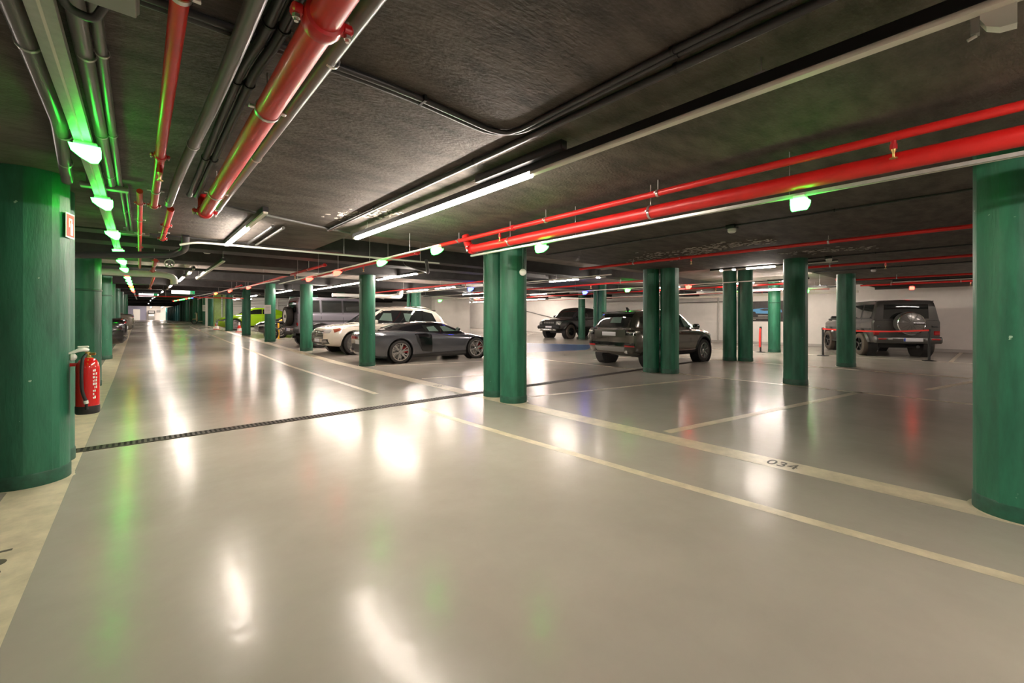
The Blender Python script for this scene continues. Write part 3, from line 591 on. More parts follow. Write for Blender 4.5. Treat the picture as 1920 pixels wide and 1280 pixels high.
# exit signs
def exit_sign(x, y, z, w, h, lb):
    e = empty('exit_sign', (x, y, z)); tag(e, lb, 'exit sign')
    MB().bevbox((0, .03, 0), (w, .05, h), .008).build('box', 'white', e)
    MB().box((-w*.1, 0, 0), (w*.78, .004, h*.9)).build('lit_panel', 'signwhite', e, smooth=False)
    g = MB().box((w*.38, -.001, 0), (w*.2, .006, h*.9)).build('green_panel', 'signgreen', e, smooth=False)
    k = w*.2; b = MB().box((w*.36, -.006, .0), (k*.14, .004, h*.3)); b.box((w*.365, -.006, h*.24), (k*.12, .004, h*.12)); b.box((w*.385, -.006, -h*.2), (k*.1, .004, h*.3), mtx=Matrix.Rotation(.6, 3, 'Y')); b.box((w*.345, -.006, -h*.2), (k*.1, .004, h*.3), mtx=Matrix.Rotation(-.6, 3, 'Y')); b.box((w*.37, -.006, h*.06), (k*.5, .004, h*.07)); b.build('running_figure', 'white', g, smooth=False)
    for s in (-.3, .3): MB().tube([(s*w, .03, h/2), (s*w, .03, HIGH+rise(y)-z)], .01, 6).build('hanger_rod', 'white', e)
exit_sign(1.85, 30.2, 2.45+rise(30), 1.05, .2, 'lit white exit sign with a green runner over the aisle')
exit_sign(.42, 36.5, 2.38+rise(36), .95, .22, 'lit white exit sign farther down by the cream strip')
# ================================================================== PROPS
# extinguisher on the aisle side of the first left column
ex = empty('fire_extinguisher', (-.345, 5.28, .51)); ex.scale = (.92, .92, .92); tag(ex, 'red fire extinguisher with black hose hung on the green column', 'fire extinguisher')
r = .085
MB().lathe([(0, .07), (r, .07), (r, .44), (r*.93, .475), (r*.7, .51), (.03, .53), (0, .53)], 28).build('cylinder', 'extred', ex)
MB().lathe([(0, 0), (r*.96, 0), (r*1.03, .012), (r*1.03, .075), (0, .075)], 28).build('base_cup', 'rubber', ex)
MB().lathe([(.026, .52), (.026, .545), (.018, .555), (.018, .585), (0, .585)], 14).build('valve', 'brass', ex)
MB().tube([(0, 0, .565), (.055, -.02, .565)], .012, 10).build('gauge', 'brass', ex)
MB().add([], []).tube(bend([(.0, -.0, .60), (-.03, -.03, .615), (-.13, -.05, .575)], .03), [.018]*1+[.02]*7+[.008], 8).build('carry_handle', 'white', ex)
MB().bevbox((-.03, -.01, .635), (.08, .03, .018), .006).build('lever', 'white', ex)
hose = MB().tube(bend([(-.01, -.02, .56), (-.03, -.065, .53), (-.035, -r-.02, .40), (-.03, -r-.022, .22), (-.005, -r-.016, .13)], .07), .013, 10).build('hose', 'rubber', ex)
MB().tube([(-.006, -r-.016, .135), (-.002, -r-.015, .105)], .017, 10).build('nozzle_ring', 'white', hose); MB().tube([(-.002, -r-.015, .105), (.0, -r-.012, .05)], .011, 10).build('nozzle', 'rubber', hose)
MB().box((-.10, .0, .47), (.06, .05, .03)).build('wall_bracket', 'extred', ex, smooth=False); MB().bevbox((-.10, -.01, .54), (.06, .05, .06), .02).build('safety_tag', 'white', ex)
lab = MB()
for k in range(26):
    a = R(-62)+(k % 3)*R(8); z = .40-(k//3)*.032
    rnd = random.Random(k)
    if rnd.random() < .85:
        da = R(rnd.uniform(3, 8)); hh = rnd.uniform(.012, .026); ro = r+.0012
        lab.add([(ro*math.cos(a), ro*math.sin(a), z), (ro*math.cos(a+da), ro*math.sin(a+da), z), (ro*math.cos(a+da), ro*math.sin(a+da), z+hh), (ro*math.cos(a), ro*math.sin(a), z+hh)], [(0, 1, 2, 3)])
lab.build('printed_label', 'white', ex, smooth=False)
# extinguisher sign
def on_column(cx, cy, rad, ang): return cx+rad*math.cos(ang), cy+rad*math.sin(ang)
a = R(-15); sx, sy = on_column(-.69, 5.28, .251, a)
sg = empty('extinguisher_sign', (sx, sy, 2.13), a+PI/2); tag(sg, 'red and white extinguisher sign on the green column', 'sign')
MB().box((0, 0, 0), (.15, .004, .21)).build('panel', 'white', sg, smooth=False)
MB().box((0, -.003, 0), (.125, .003, .185)).build('red_field', 'beltred', sg, smooth=False)
b = MB().bevbox((.012, -.006, -.03), (.04, .003, .10), .001); b.box((.012, -.006, .035), (.018, .003, .03)); b.box((-.006, -.006, .052), (.05, .003, .014)); b.box((-.028, -.006, .02), (.010, .003, .07)); b.build('pictogram', 'white', sg, smooth=False)
# paper notices on columns
for x, y, rr, ang, z, s, lb in ((4.72, 23.1, .24, R(-125), 1.55, 1.0, 'white paper notice taped to a green column'), (4.75, 49.4, .31, R(-115), 1.55, 1.4, 'cream notice board on a far green column')):
    q = on_column(x, y, rr+.008, ang); e = empty('paper_notice', (q[0], q[1], z+rise(y)), ang+PI/2); tag(e, lb, 'notice')
    MB().box((0, 0, 0), (.30*s, .004, .42*s)).build('sheet', 'paper', e, smooth=False)
    for k in range(6): MB().box((0, -.003, .13*s-k*.05*s), (.2*s, .001, .012*s)).build('text_line', 'boxgrey', e, smooth=False)
# stanchions
def stanchion(x, y, lb, reel=False):
    e = empty('barrier_post', (x, y, 0)); tag(e, lb, 'barrier post')
    MB().lathe([(0, 0), (.17, 0), (.17, .012), (.05, .03), (.03, .04)], 28).build('base', 'blackp', e); MB().tube([(0, 0, .03), (0, 0, .93)], .032, 16).build('pole', 'blackp', e)
    MB().lathe([(.034, .90), (.04, .905), (.04, .985), (.03, .995), (0, .996)], 20).build('head', 'blackp', e)
    if reel: MB().prism([(-.06, .2), (.0, .2), (.0, .93), (-.03, .93), (-.07, .5)], -.03, .03, lambda p, q, h: (p-.035, h, q)).build('hanging_belt', 'beltred', e, smooth=False)
P1 = (18.2, 4.14); P2 = (18.5, 1.47); P3 = (18.2, 6.15)
stanchion(*P1, 'black barrier post at the left end of the red belt'); stanchion(*P2, 'black barrier post in front of the off-roader bumper'); stanchion(*P3, 'black barrier post with loose red belt below the poster', True)
b = MB(); vs = []
for k in range(13):
    t = k/12; x = P1[0]*(1-t)+P2[0]*t; y = P1[1]*(1-t)+P2[1]*t; z = .95-.06*math.sin(PI*t)
    vs += [(x-.045, y, z-.025), (x-.045, y, z+.025), (x-.041, y, z+.025), (x-.041, y, z-.025)]
b.add(vs, [(k*4+i, k*4+(i+1) % 4, k*4+4+(i+1) % 4, k*4+4+i) for k in range(12) for i in range(4)]+[(0, 1, 2, 3), (48, 49, 50, 51)])
tag(b.build('barrier_belt', 'beltred', smooth=False), 'taut red belt stretched behind the grey off-roader', 'barrier belt')
# poster on the right wall (generic blue coupe print)
e = empty('wall_poster', (XR-.012, 7.95, 1.66)); tag(e, 'dark poster of a blue coupe on the white wall', 'poster')
MB().box((0, 0, 0), (.02, 1.9, 1.02)).build('sheet', 'posterdark', e, smooth=False)
def pst(pts, m, nm, d=.012): MB().prism(pts, 0, .002, lambda p, q, h: (-d-h, -p, q)).build(nm, m, e, smooth=False)
pst([(-.75, .03), (-.4, .12), (.1, .17), (.55, .15), (.85, .08), (.88, -.05), (.4, -.12), (-.3, -.10), (-.72, -.05)], 'posterblue', 'printed_body')
pst([(-.15, .08), (.1, .15), (.45, .13), (.5, .06), (.1, .02)], 'posterdark', 'printed_window', .0145)
for cx in (-.4, .52): pst([(cx+.1*math.cos(k*PI/6), -.1+.1*math.sin(k*PI/6)) for k in range(12)], 'blackp', 'printed_wheel', .0145)
for (x0, x1, z, h) in ((-.85, -.62, -.27, .03), (-.2, .45, -.25, .04), (-.85, .75, -.35, .025), (-.8, -.3, -.42, .02)): pst([(x0, z), (x1, z), (x1, z+h), (x0, z+h)], 'posterlt', 'printed_line')
# louvre wall behind the far stalls
lv = empty('louvre_screen', (9.2, 47.8, rise(47.8))); tag(lv, 'pale horizontal louvre screen behind the lime and black cars', 'screen')
sl = MB().box((0, 0, 0), (7.4, .03, .12), mtx=Matrix.Rotation(.45, 3, 'X')).build('slat', 'louvre', lv, smooth=False, loc=(0, 0, .35))
for k in range(1, 16): link('slat', sl.data, lv, (0, 0, .35+k*.15))
for k in range(4): MB().box((-3.6+k*2.4, -.09, 1.35), (.12, .06, 2.7)).build('post', 'white', lv, smooth=False)
# far end: violet wall, doors, teal panels, ticket machine
tag(MB().box((-1.8, YE-.04, 2.4), (5.6, .08, 3.2)).build('wall_violet', 'violet', smooth=False), kind='structure')
d = tag(MB().box((-.45, YE-.1, rise(YE)+1.05), (1.0, .06, 2.1)).build('door_1', 'white', smooth=False), kind='structure'); MB().box((-.05, -.06+YE-.1, rise(YE)+1.0), (.12, .05, .04)).build('door_handle', 'zinc', d)
tm = empty('ticket_machine', (1.72, YE-.6, rise(YE-.6))); tag(tm, 'pale ticket machine standing against the bright far wall', 'machine')
MB().bevbox((0, 0, .6), (1.0, .5, 1.2), .04).build('cabinet', 'boxgrey', tm); MB().box((0, -.26, .95), (.8, .02, .3)).build('front_panel', 'white', tm, smooth=False); MB().bevbox((0, -.05, 1.55), (1.1, .2, .6), .03).build('screen', 'blackp', tm); MB().box((0, -.16, 1.55), (.8, .02, .36)).build('display', 'boxgrey', tm, smooth=False)
tag(MB().bevbox((2.8, YE-.06, rise(YE)+1.75), (.6, .1, .5), .03).build('wall_board', 'boxgrey'), 'grey board mounted on the bright far wall', 'board')
for x in (1.6, 3.2): rail(x, 100, 109, 2.45+rise(100), 'glowing light rail by the bright far wall, '+('ticket machine side' if x < 2 else 'teal post side'), lit=((100.5, 108.6),), hang=(100.4, 108.8))
for k in range(7): tag(MB().bevbox((4.45-k*.1, 80+k*3.6, rise(99)+1.15), (.5, .5, 2.3), .05).build('teal_panel', 'teal'), 'teal painted post at the far end of the column row', 'post', 'teal posts')
# white post, bollards, hoop
e = empty('white_post', (4.3, 44.6, rise(44.6))); tag(e, 'slim white post standing beside the wide green column', 'post'); MB().box((0, 0, 1.25), (.16, .16, 2.5)).build('shaft', 'white', e, smooth=False); MB().box((.25, 0, 2.45), (.5, .14, .1)).build('top_arm', 'white', e, smooth=False)
for x, y, lb in ((4.3, 38.3, 'red and white traffic cone by the lime car nose'), (5.0, 33.4, 'red and white traffic cone between two columns')):
    e = empty('traffic_cone', (x, y, rise(y))); tag(e, lb, 'traffic cone')
    MB().bevbox((0, 0, .02), (.4, .4, .04), .02).build('foot', 'beltred', e); MB().lathe([(.15, .04), (.11, .25)], 20).build('lower_cone', 'white', e); MB().lathe([(.11, .25), (.07, .45)], 20).build('middle_band', 'beltred', e); MB().lathe([(.07, .45), (.035, .65), (0, .655)], 20).build('tip', 'white', e)
e = empty('hoop_barrier', (5.5, 25.0, rise(25))); tag(e, 'yellow steel hoop barrier beside the off-road motorbike', 'barrier')
MB().tube(bend([(0, 0, 0), (0, 0, 1.0), (1.3, 0, 1.0), (1.3, 0, 0)], .25), .045, 12).build('hoop', 'yellow', e)
for x in (0, 1.3): MB().lathe([(0, 0), (.1, 0), (.1, .012), (0, .012)], 16, c=(x, 0, 0)).build('foot_plate', 'yellow', e)
tag(MB().bevbox((4.62, 46.8, rise(46.8)+.55), (.25, .25, 1.1), .04).build('orange_bollard', 'orange'), 'orange bollard beside the white post', 'bollard')
def wheel2(e, x, r, w, m='tyre'):
    t = MB().lathe([(r-.07, -w/2), (r-.02, -w/2), (r, -w/4), (r, w/4), (r-.02, w/2), (r-.07, w/2)], 28, axis='Y', closed=True).build('wheel', m, e, loc=(x, 0, r))
    MB().lathe([(r-.075, -.02), (r-.065, 0), (r-.075, .02)], 24, axis='Y').build('rim', 'alloy', t)
    b = MB()
    for k in range(10): a = k*PI/5; b.tube([(0, .015, 0), ((r-.075)*math.cos(a), 0, (r-.075)*math.sin(a))], .004, 5)
    b.tube([(0, -.05, 0), (0, .05, 0)], .03, 10); b.build('hub_and_spokes', 'alloy', t)
def motorbike(loc, rz):
    e = empty('motorbike', loc, rz); tag(e, 'pale off-road motorbike parked behind the tall off-roader', 'motorbike')
    wheel2(e, .70, .35, .1); wheel2(e, -.68, .33, .12)
    for s in (-1, 1): MB().tube([(.70, s*.09, .35), (.42, s*.09, .98)], .026, 8).build('fork_leg', 'alloy', e)
    MB().tube(bend([(.40, 0, .9), (-.1, 0, .78), (-.68, 0, .33)], .1), .035, 8).tube(bend([(.40, 0, .85), (.25, 0, .4), (-.15, 0, .35), (-.1, 0, .75)], .1), .025, 8).build('frame', 'blackp', e)
    MB().bevbox((.05, 0, .45), (.4, .28, .34), .05).build('engine', 'darkalloy', e); MB().bevbox((.2, 0, .88), (.42, .26, .2), .08).build('fuel_tank', 'bikewhite', e)
    MB().bevbox((-.35, 0, .92), (.75, .2, .1), .04).build('seat', 'rubber', e); MB().bevbox((-.8, 0, .95), (.35, .18, .04), .015).build('rear_fender', 'bikewhite', e); MB().bevbox((.82, 0, .8), (.5, .15, .03), .012).build('front_fender', 'bikewhite', e)
    MB().tube(bend([(.35, -.4, 1.08), (.42, -.15, 1.03), (.42, .15, 1.03), (.35, .4, 1.08)], .1), .014, 8).build('handlebar', 'blackp', e); MB().bevbox((.52, 0, .95), (.1, .2, .22), .04).build('headlight', 'headl', e)
    MB().tube([(-.15, -.16, .5), (-.75, -.17, .72)], [.03, .055], 10).build('exhaust', 'chrome', e)
motorbike((5.6, 23.75, rise(23.75)), R(-12))
def scooter(loc, rz):
    e = empty('scooter', loc, rz); tag(e, 'beige scooter parked between far green columns', 'scooter')
    wheel2(e, .6, .24, .1); wheel2(e, -.6, .24, .12)
    MB().bevbox((-.45, 0, .52), (.75, .42, .42), .16).build('rear_body', 'bikebeige', e); MB().bevbox((0, 0, .27), (.6, .34, .08), .03).build('footboard', 'bikebeige', e); MB().bevbox((.42, 0, .68), (.12, .5, .8), .05).build('leg_shield', 'bikebeige', e)
    MB().bevbox((-.35, 0, .80), (.72, .3, .14), .06).build('seat', 'rubber', e); MB().tube([(.42, -.34, 1.1), (.45, 0, 1.08), (.42, .34, 1.1)], .02, 8).build('handlebar', 'blackp', e); MB().bevbox((.5, 0, 1.05), (.14, .2, .2), .05).build('headlight', 'headl', e); MB().bevbox((.6, 0, .5), (.3, .16, .06), .02).build('front_fender', 'bikebeige', e)
scooter((4.55, 50.8, rise(50.8)), R(180))
# ================================================================== CARS
def pchip(xs, ys, xq):
    xs = np.array(xs, float); ys = np.array(ys, float); h = np.diff(xs); d = np.diff(ys)/h; m = np.zeros(len(xs))
    for i in range(1, len(xs)-1):
        if d[i-1]*d[i] > 0: w1 = 2*h[i]+h[i-1]; w2 = h[i]+2*h[i-1]; m[i] = (w1+w2)/(w1/d[i-1]+w2/d[i])
    m[0], m[-1] = d[0], d[-1]; out = []
    for x in xq:
        i = min(max(np.searchsorted(xs, x)-1, 0), len(h)-1); t = (x-xs[i])/h[i]
        out.append((2*t**3-3*t**2+1)*ys[i]+(t**3-2*t**2+t)*h[i]*m[i]+(-2*t**3+3*t**2)*ys[i+1]+(t**3-t**2)*h[i]*m[i+1])
    return out
def loft(stations, corners, n=44, k=.3):
    """stations: rows (x, params...); corners(params)-> half outline from bottom centre to top centre"""
    xs = [s[0] for s in stations]; x0, x1 = xs[0], xs[-1]
    xq = sorted(set([round(v, 4) for v in np.linspace(x0, x1, n)]+[round(x, 4) for x in xs]))
    xq = [x for i, x in enumerate(xq) if i == 0 or x-xq[i-1] > .004 or x in xs]
    cols = [pchip(xs, [s[j] for s in stations], xq) for j in range(1, len(stations[0]))]
    rings = []
    for i, x in enumerate(xq):
        c = corners([q[i] for q in cols]); half = [c[0]]
        for j in range(1, len(c)-1):
            p, q, r = Vector(c[j]), Vector(c[j-1]), Vector(c[j+1]); a = p+(q-p)*k; e = p+(r-p)*k
            half += [a, (a+p*2+e)/4, e]
        half.append(c[-1]); ring = [(x, y, z) for y, z in half]+[(x, -y, z) for y, z in half[-2:0:-1]]
        rings.append(ring)
    P = len(rings[0]); b = MB(); b.add([v for r_ in rings for v in r_], [(i*P+j, i*P+(j+1) % P, (i+1)*P+(j+1) % P, (i+1)*P+j) for i in range(len(rings)-1) for j in range(P)]+[tuple(range(P)), tuple(range((len(rings)-1)*P, len(rings)*P))])
    return b
def body_corners(p):
    zb, zm, zs, zt, wb, wm, ws, wt, cr = p
    return [(0, zb), (wb, zb), (wm, zm), (ws, zs), (wt, zt), (0, zt+cr)]
def cab_corners(p):
    zb, zr, wb, wr, cr = p
    return [(0, zb), (wb, zb), (wr, zr), (0, zr+cr)]
def make_wheel(rad, w, style, tyre='tyre', metal='alloy', cal='caliper', rr=.66):
    """a wheel facing -Y; returns an object (tyre) with its pieces"""
    ri = rad*rr
    t = MB().lathe([(ri, -w/2+.01), (ri+.02, -w/2), (rad-.04, -w/2), (rad-.012, -w/2+.015), (rad, -w/2+.045), (rad, w/2-.045), (rad-.012, w/2-.015), (rad-.04, w/2), (ri, w/2)], 40, axis='Y', closed=True).build('wheel', tyre)
    MB().lathe([(ri+.008, -w/2-.002), (ri-.012, -w/2-.004), (ri-.02, -w/2+.02), (ri-.012, w/2-.02), (ri+.004, w/2-.02)], 40, axis='Y').build('rim', metal, t)
    MB().lathe([(0, w/2-.06), (ri-.015, w/2-.06)], 30, axis='Y').build('wheel_back', 'blackp', t)
    MB().lathe([(.05, -.01), (ri*.78, -.01), (ri*.78, .015), (.05, .015)], 30, axis='Y', closed=True).build('brake_disc', 'alloy', t)
    b = MB(); ys = -w/2+.008
    for k in range(style[0]):
        a = 2*PI*k/style[0]+.3
        for off in style[1]:
            a1 = a+off[0]; a2 = a+off[1]; hw = off[2]
            p = Vector((math.cos(a1)*.045, ys+.012, math.sin(a1)*.045)); q = Vector((math.cos(a2)*(ri-.008), ys, math.sin(a2)*(ri-.008)))
            n_ = Vector((-(q-p).z, 0, (q-p).x)).normalized()
            b.add([p-n_*hw*1.1, p+n_*hw*1.1, q+n_*hw, q-n_*hw]+[v+Vector((0, .03, 0)) for v in (p-n_*hw*1.1, p+n_*hw*1.1, q+n_*hw, q-n_*hw)], [(0, 1, 2, 3), (7, 6, 5, 4), (0, 4, 5, 1), (1, 5, 6, 2), (2, 6, 7, 3), (3, 7, 4, 0)])
    b.lathe([(0, ys-.002), (.055, ys), (.065, ys+.015), (.06, ys+.04)], 20, axis='Y'); b.build('spokes', metal, t, smooth=False)
    if cal: MB().lathe([(ri*.55, -.05), (ri*.86, -.05), (ri*.86, .03), (ri*.55, .03)], 8, axis='Y', closed=True, a0=-.2, a1=.75).build('brake_caliper', cal, t)
    return t
class Car:
    def __init__(s, name, label, loc, rz, paint, body, cab, wheels, arch, tw, wheel, k=.3, cabk=.16, cabpaint=None, well=.3):
        s.e = empty(name, loc, rz); tag(s.e, label, 'car'); s.paint = paint
        lb = loft(body, body_corners, k=k); cb = loft(cab, cab_corners, k=cabk) if cab else MB()
        o2 = len(lb.v); s.bvh = BVHTree.FromPolygons([Vector(v) for v in lb.v]+[Vector(v) for v in cb.v], [list(f) for f in lb.f]+[[i+o2 for i in f] for f in cb.f])
        s.body = lb.build('body', paint, s.e, ang=40)
        cut = MB(); hw = max(q[6] for q in body)
        for (x, r) in arch:
            for sd in (-1, 1): cut.lathe([(0, 0), (r, 0), (r, well+.25), (0, well+.25)], 36, c=(x, (hw-well) if sd > 0 else -(hw+.25), wheels[0][1]), axis='Y')
        co = cut.build('cutter', 'blackp', smooth=False); co.parent = s.e
        bpy.context.view_layer.update()
        md = s.body.modifiers.new('arch', 'BOOLEAN'); md.object = co; md.operation = 'DIFFERENCE'; md.solver = 'EXACT'
        me = bpy.data.meshes.new_from_object(s.body.evaluated_get(bpy.context.evaluated_depsgraph_get()))
        s.body.modifiers.clear(); s.body.data = me; bpy.data.objects.remove(co)
        me.materials.clear(); me.materials.append(M[paint]); me.polygons.foreach_set('material_index', [0]*len(me.polygons))
        me.polygons.foreach_set('use_smooth', [True]*len(me.polygons)); me.set_sharp_from_angle(angle=R(40))
        if cab: s.cab = cb.build('roof_shell', cabpaint or paint, s.e, ang=35)
        for (x, r) in arch:
            for sd in (-1, 1):
                MB().lathe([(0, -(well-.02)/2), (r-.004, -(well-.02)/2), (r-.004, (well-.02)/2)] if sd > 0 else [(0, (well-.02)/2), (r-.004, (well-.02)/2), (r-.004, -(well-.02)/2)], 30, axis='Y').build('wheel_arch_liner', 'blackp', s.e, loc=(x, sd*(hw-well/2-.012), wheels[0][1]))
        wo = wheel
        for i, (x, r) in enumerate(wheels):
            for sd in (-1, 1):
                w_ = wo if (i == 0 and sd == -1) else copy_tree(wo)
                w_.parent = s.e; w_.location = (x, sd*tw, r); w_.rotation_euler = (0, 0, 0 if sd < 0 else PI)
        MB().box(((wheels[0][0]+wheels[-1][0])/2, 0, wheels[0][1]*.95), (wheels[0][0]-wheels[-1][0]+.5, hw*1.1, .16)).build('underbody', 'blackp', s.e, smooth=False)
    def hit(s, view, a, b):
        if view == 'L': o, d = (a, 3, b), (0, -1, 0)
        elif view == 'R': o, d = (a, -3, b), (0, 1, 0)
        elif view == 'F': o, d = (5, a, b), (-1, 0, 0)
        elif view == 'B': o, d = (-5, a, b), (1, 0, 0)
        else: o, d = (a, b, 4), (0, 0, -1)
        d = Vector(d); p = s.bvh.ray_cast(Vector(o), d)[0]
        if p is None: p = s.bvh.find_nearest(Vector(o)+d*2.0)[0]; p = Vector(p)
        return p, d
    def patch(s, view, quad, m, name, nu=7, nv=4, eps=.006, sym=None, parent=None, th=.02):
        """panel following the body skin: quad corners in the view plane"""
        out = None
        if view in 'LR': views = [(view, 1)] if sym is False else [('L', 1), ('R', 1)]
        else: views = [(view, 1), (view, -1)] if sym else [(view, 1)]
        for v, sg in views:
            b = MB(); top = []; bot = []
            for i in range(nu+1):
                for j in range(nv+1):
                    u, w = i/nu, j/nv; q = [(quad[0][k]*(1-u)+quad[1][k]*u)*(1-w)+(quad[3][k]*(1-u)+quad[2][k]*u)*w for k in (0, 1)]
                    if v in 'FB': p, d = s.hit(v, q[0]*sg, q[1])
                    else: p, d = s.hit(v, q[0], q[1]*(sg if v == 'T' else 1))
                    top.append(p-d*eps); bot.append(p+d*th)
            n = nv+1; N = len(top); fs = []
            for i in range(nu):
                for j in range(nv): a = i*n+j; fs += [(a, a+1, a+n+1, a+n), (N+a, N+a+n, N+a+n+1, N+a+1)]
            bd = [(i*n, (i+1)*n) for i in range(nu)]+[(i*n+nv, (i+1)*n+nv) for i in range(nu)]+[(j, j+1) for j in range(nv)]+[(nu*n+j, nu*n+j+1) for j in range(nv)]
            fs += [(a, c, N+c, N+a) for a, c in bd]
            b.add(top+bot, fs); o = b.build(name, m, parent or s.e, ang=30); out = o
        return out
    def seams(s, lines, w=.012):
        for (x0, z0, x1, z1) in lines:
            d = Vector((x1-x0, z1-z0)); n = Vector((-d.y, d.x)).normalized()*w/2
            s.patch('L', [(x0-n.x, z0-n.y), (x1-n.x, z1-n.y), (x1+n.x, z1+n.y), (x0+n.x, z0+n.y)], 'blackp', 'door_seam', 8, 1, .002)
    def flare(s, x, z, r0, r1, m, a0=-.15, a1=PI+.15, eps=.012, n=18, name='arch_flare'):
        for v, sg in (('L', 1), ('R', -1)):
            b = MB(); vs = []
            for k in range(n+1):
                a = a0+(a1-a0)*k/n
                for rr, e_ in ((r0, eps), ((r0+r1)/2, eps*1.5), (r1, eps*.3)):
                    p, d = s.hit(v, x+rr*math.cos(a), z+rr*math.sin(a)); vs.append(p-d*e_)
                p, d = s.hit(v, x+r0*math.cos(a), z+r0*math.sin(a)); vs.append(p+d*.08)
            fs = [(k*4+i, k*4+i+1, k*4+5+i, k*4+4+i) for k in range(n) for i in range(2)]+[(k*4+3, k*4, k*4+4, k*4+7) for k in range(n)]
            b.add(vs, fs); b.build(name, m, s.e, ang=50)
    def box(s, name, m, c, d, bev=.02, sym=False, parent=None, mtx=None):
        for sg in ((1, -1) if sym else (1,)): o = MB().bevbox((c[0], c[1]*sg, c[2]), d, bev, mtx=mtx).build(name, m, parent or s.e)
        return o
    def mirror(s, x, y, z, m, sc=1.0):
        for sg in (1, -1):
            o = MB().bevbox((x, sg*(y+.12*sc), z), (.12*sc, .22*sc, .15*sc), .05*sc).build('door_mirror', m, s.e)
            MB().box((x+.02, sg*y, z-.06*sc), (.06, .12, .04)).build('mirror_arm', 'blackp', o, smooth=False); MB().box((x-.06*sc, sg*(y+.12*sc), z), (.006, .17*sc, .11*sc)).build('mirror_glass', 'chrome', o, smooth=False)
W5 = (5, ((-.12, -.05, .011), (.12, .05, .011)))        # paired spokes
W10 = (10, ((0, .22, .011),))
W7 = (7, ((0, 0, .016),))
W6 = (6, ((0, -.1, .022), (0, .28, .010)))
W12 = (12, ((0, 0, .009),))
# ------------------------------------------------------------------ white SUV
body = [(-2.44, .46, .64, .92, 1.00, .66, .74, .72, .56, .01), (-2.37, .34, .60, .98, 1.08, .80, .92, .89, .70, .01), (-2.0, .27, .58, 1.0, 1.10, .86, .98, .94, .80, .01), (-1.0, .25, .56, 1.0, 1.07, .88, .99, .94, .84, .01),
        (.5, .25, .55, .98, 1.06, .88, .98, .94, .84, .015), (1.25, .25, .56, .97, 1.07, .88, .985, .945, .80, .035), (1.9, .27, .58, .93, 1.02, .86, .98, .92, .74, .035), (2.2, .30, .56, .87, .965, .80, .93, .88, .66, .02), (2.38, .34, .54, .80, .90, .70, .82, .78, .58, .01), (2.46, .40, .54, .74, .80, .60, .70, .66, .50, .005)]
cab = [(-2.32, 1.0, 1.10, .80, .66, .0), (-2.15, 1.0, 1.36, .84, .66, .01), (-1.85, 1.0, 1.56, .87, .67, .02), (-1.3, 1.0, 1.66, .89, .68, .03), (-.4, 1.0, 1.685, .90, .69, .035), (.25, 1.0, 1.64, .90, .68, .035), (.55, 1.0, 1.52, .89, .69, .03), (1.2, 1.0, 1.10, .84, .74, .02), (1.32, 1.0, 1.04, .82, .74, .0)]
wh = make_wheel(.385, .27, W5, metal='alloy', cal=None, rr=.68)
c = Car('white_suv', 'warm white SUV with slatted chrome grille parked nose to the aisle', (7.18, 15.85, rise(15.85)), PI, 'pwhite', body, cab, ((1.5, .385), (-1.4, .385)), ((1.5, .455), (-1.4, .455)), .82, wh)
c.patch('L', [(1.02, 1.09), (-1.88, 1.12), (-1.68, 1.56), (.36, 1.575)], 'gloss', 'pillar_trim', 16, 4, .003); c.patch('L', [(.95, 1.10), (-.25, 1.10), (-.3, 1.56), (.36, 1.54)], 'glass', 'front_window'); c.patch('L', [(-.32, 1.10), (-1.2, 1.12), (-1.25, 1.56), (-.36, 1.57)], 'glass', 'rear_window'); c.patch('L', [(-1.25, 1.12), (-1.85, 1.18), (-1.72, 1.46), (-1.3, 1.55)], 'glass', 'quarter_window')
c.patch('L', [(.55, 1.20), (.05, 1.16), (.05, 1.46), (.35, 1.46)], 'glasslt', 'painted_light_patch', eps=.009); c.patch('L', [(-.5, 1.16), (-.62, 1.14), (-.8, 1.44), (-.45, 1.46)], 'glasslt', 'painted_light_patch', eps=.009)
c.patch('L', [(1.0, 1.07), (-1.9, 1.10), (-1.9, 1.125), (1.0, 1.095)], 'chrome', 'belt_trim', 14, 1, .004)
c.patch('T', [(1.2, -.68), (.42, -.6), (.42, .6), (1.2, .68)], 'glass', 'windscreen', 8, 8, .008); c.patch('B', [(-.6, 1.16), (.6, 1.16), (.54, 1.5), (-.54, 1.5)], 'glass', 'rear_screen')
c.patch('F', [(-.62, .56), (.62, .56), (.66, .84), (-.66, .84)], 'blackp', 'grille', 12, 4, .006)
for k in range(5): z = .585+k*.055; c.patch('F', [(-.62, z), (.62, z), (.62, z+.02), (-.62, z+.02)], 'chrome', 'grille_bar', 12, 1, .016)
for k in range(-5, 6): c.patch('F', [(k*.085-.008, .57), (k*.085+.008, .57), (k*.085+.008, .83), (k*.085-.008, .83)], 'chrome', 'grille_bar', 1, 5, .014)
c.patch('F', [(.40, .74), (.83, .76), (.86, .90), (.44, .86)], 'headl', 'headlight', 8, 3, .012, sym=True); c.patch('L', [(2.18, .78), (1.92, .86), (1.98, .93), (2.2, .90)], 'amber', 'corner_lamp', eps=.012)
c.patch('F', [(.50, .38), (.80, .40), (.82, .56), (.52, .54)], 'blackp', 'air_intake', 6, 4, .01, sym=True)
for k in range(3): c.patch('F', [(.54, .42+k*.045), (.78, .43+k*.045), (.78, .442+k*.045), (.54, .432+k*.045)], 'chrome', 'intake_bar', 6, 1, .016, sym=True)
c.patch('F', [(-.5, .36), (.5, .36), (.46, .45), (-.46, .45)], 'blackp', 'lower_grille', 10, 2, .008); c.patch('F', [(-.62, .345), (.62, .345), (.62, .37), (-.62, .37)], 'chrome', 'lower_trim', 10, 1, .014)
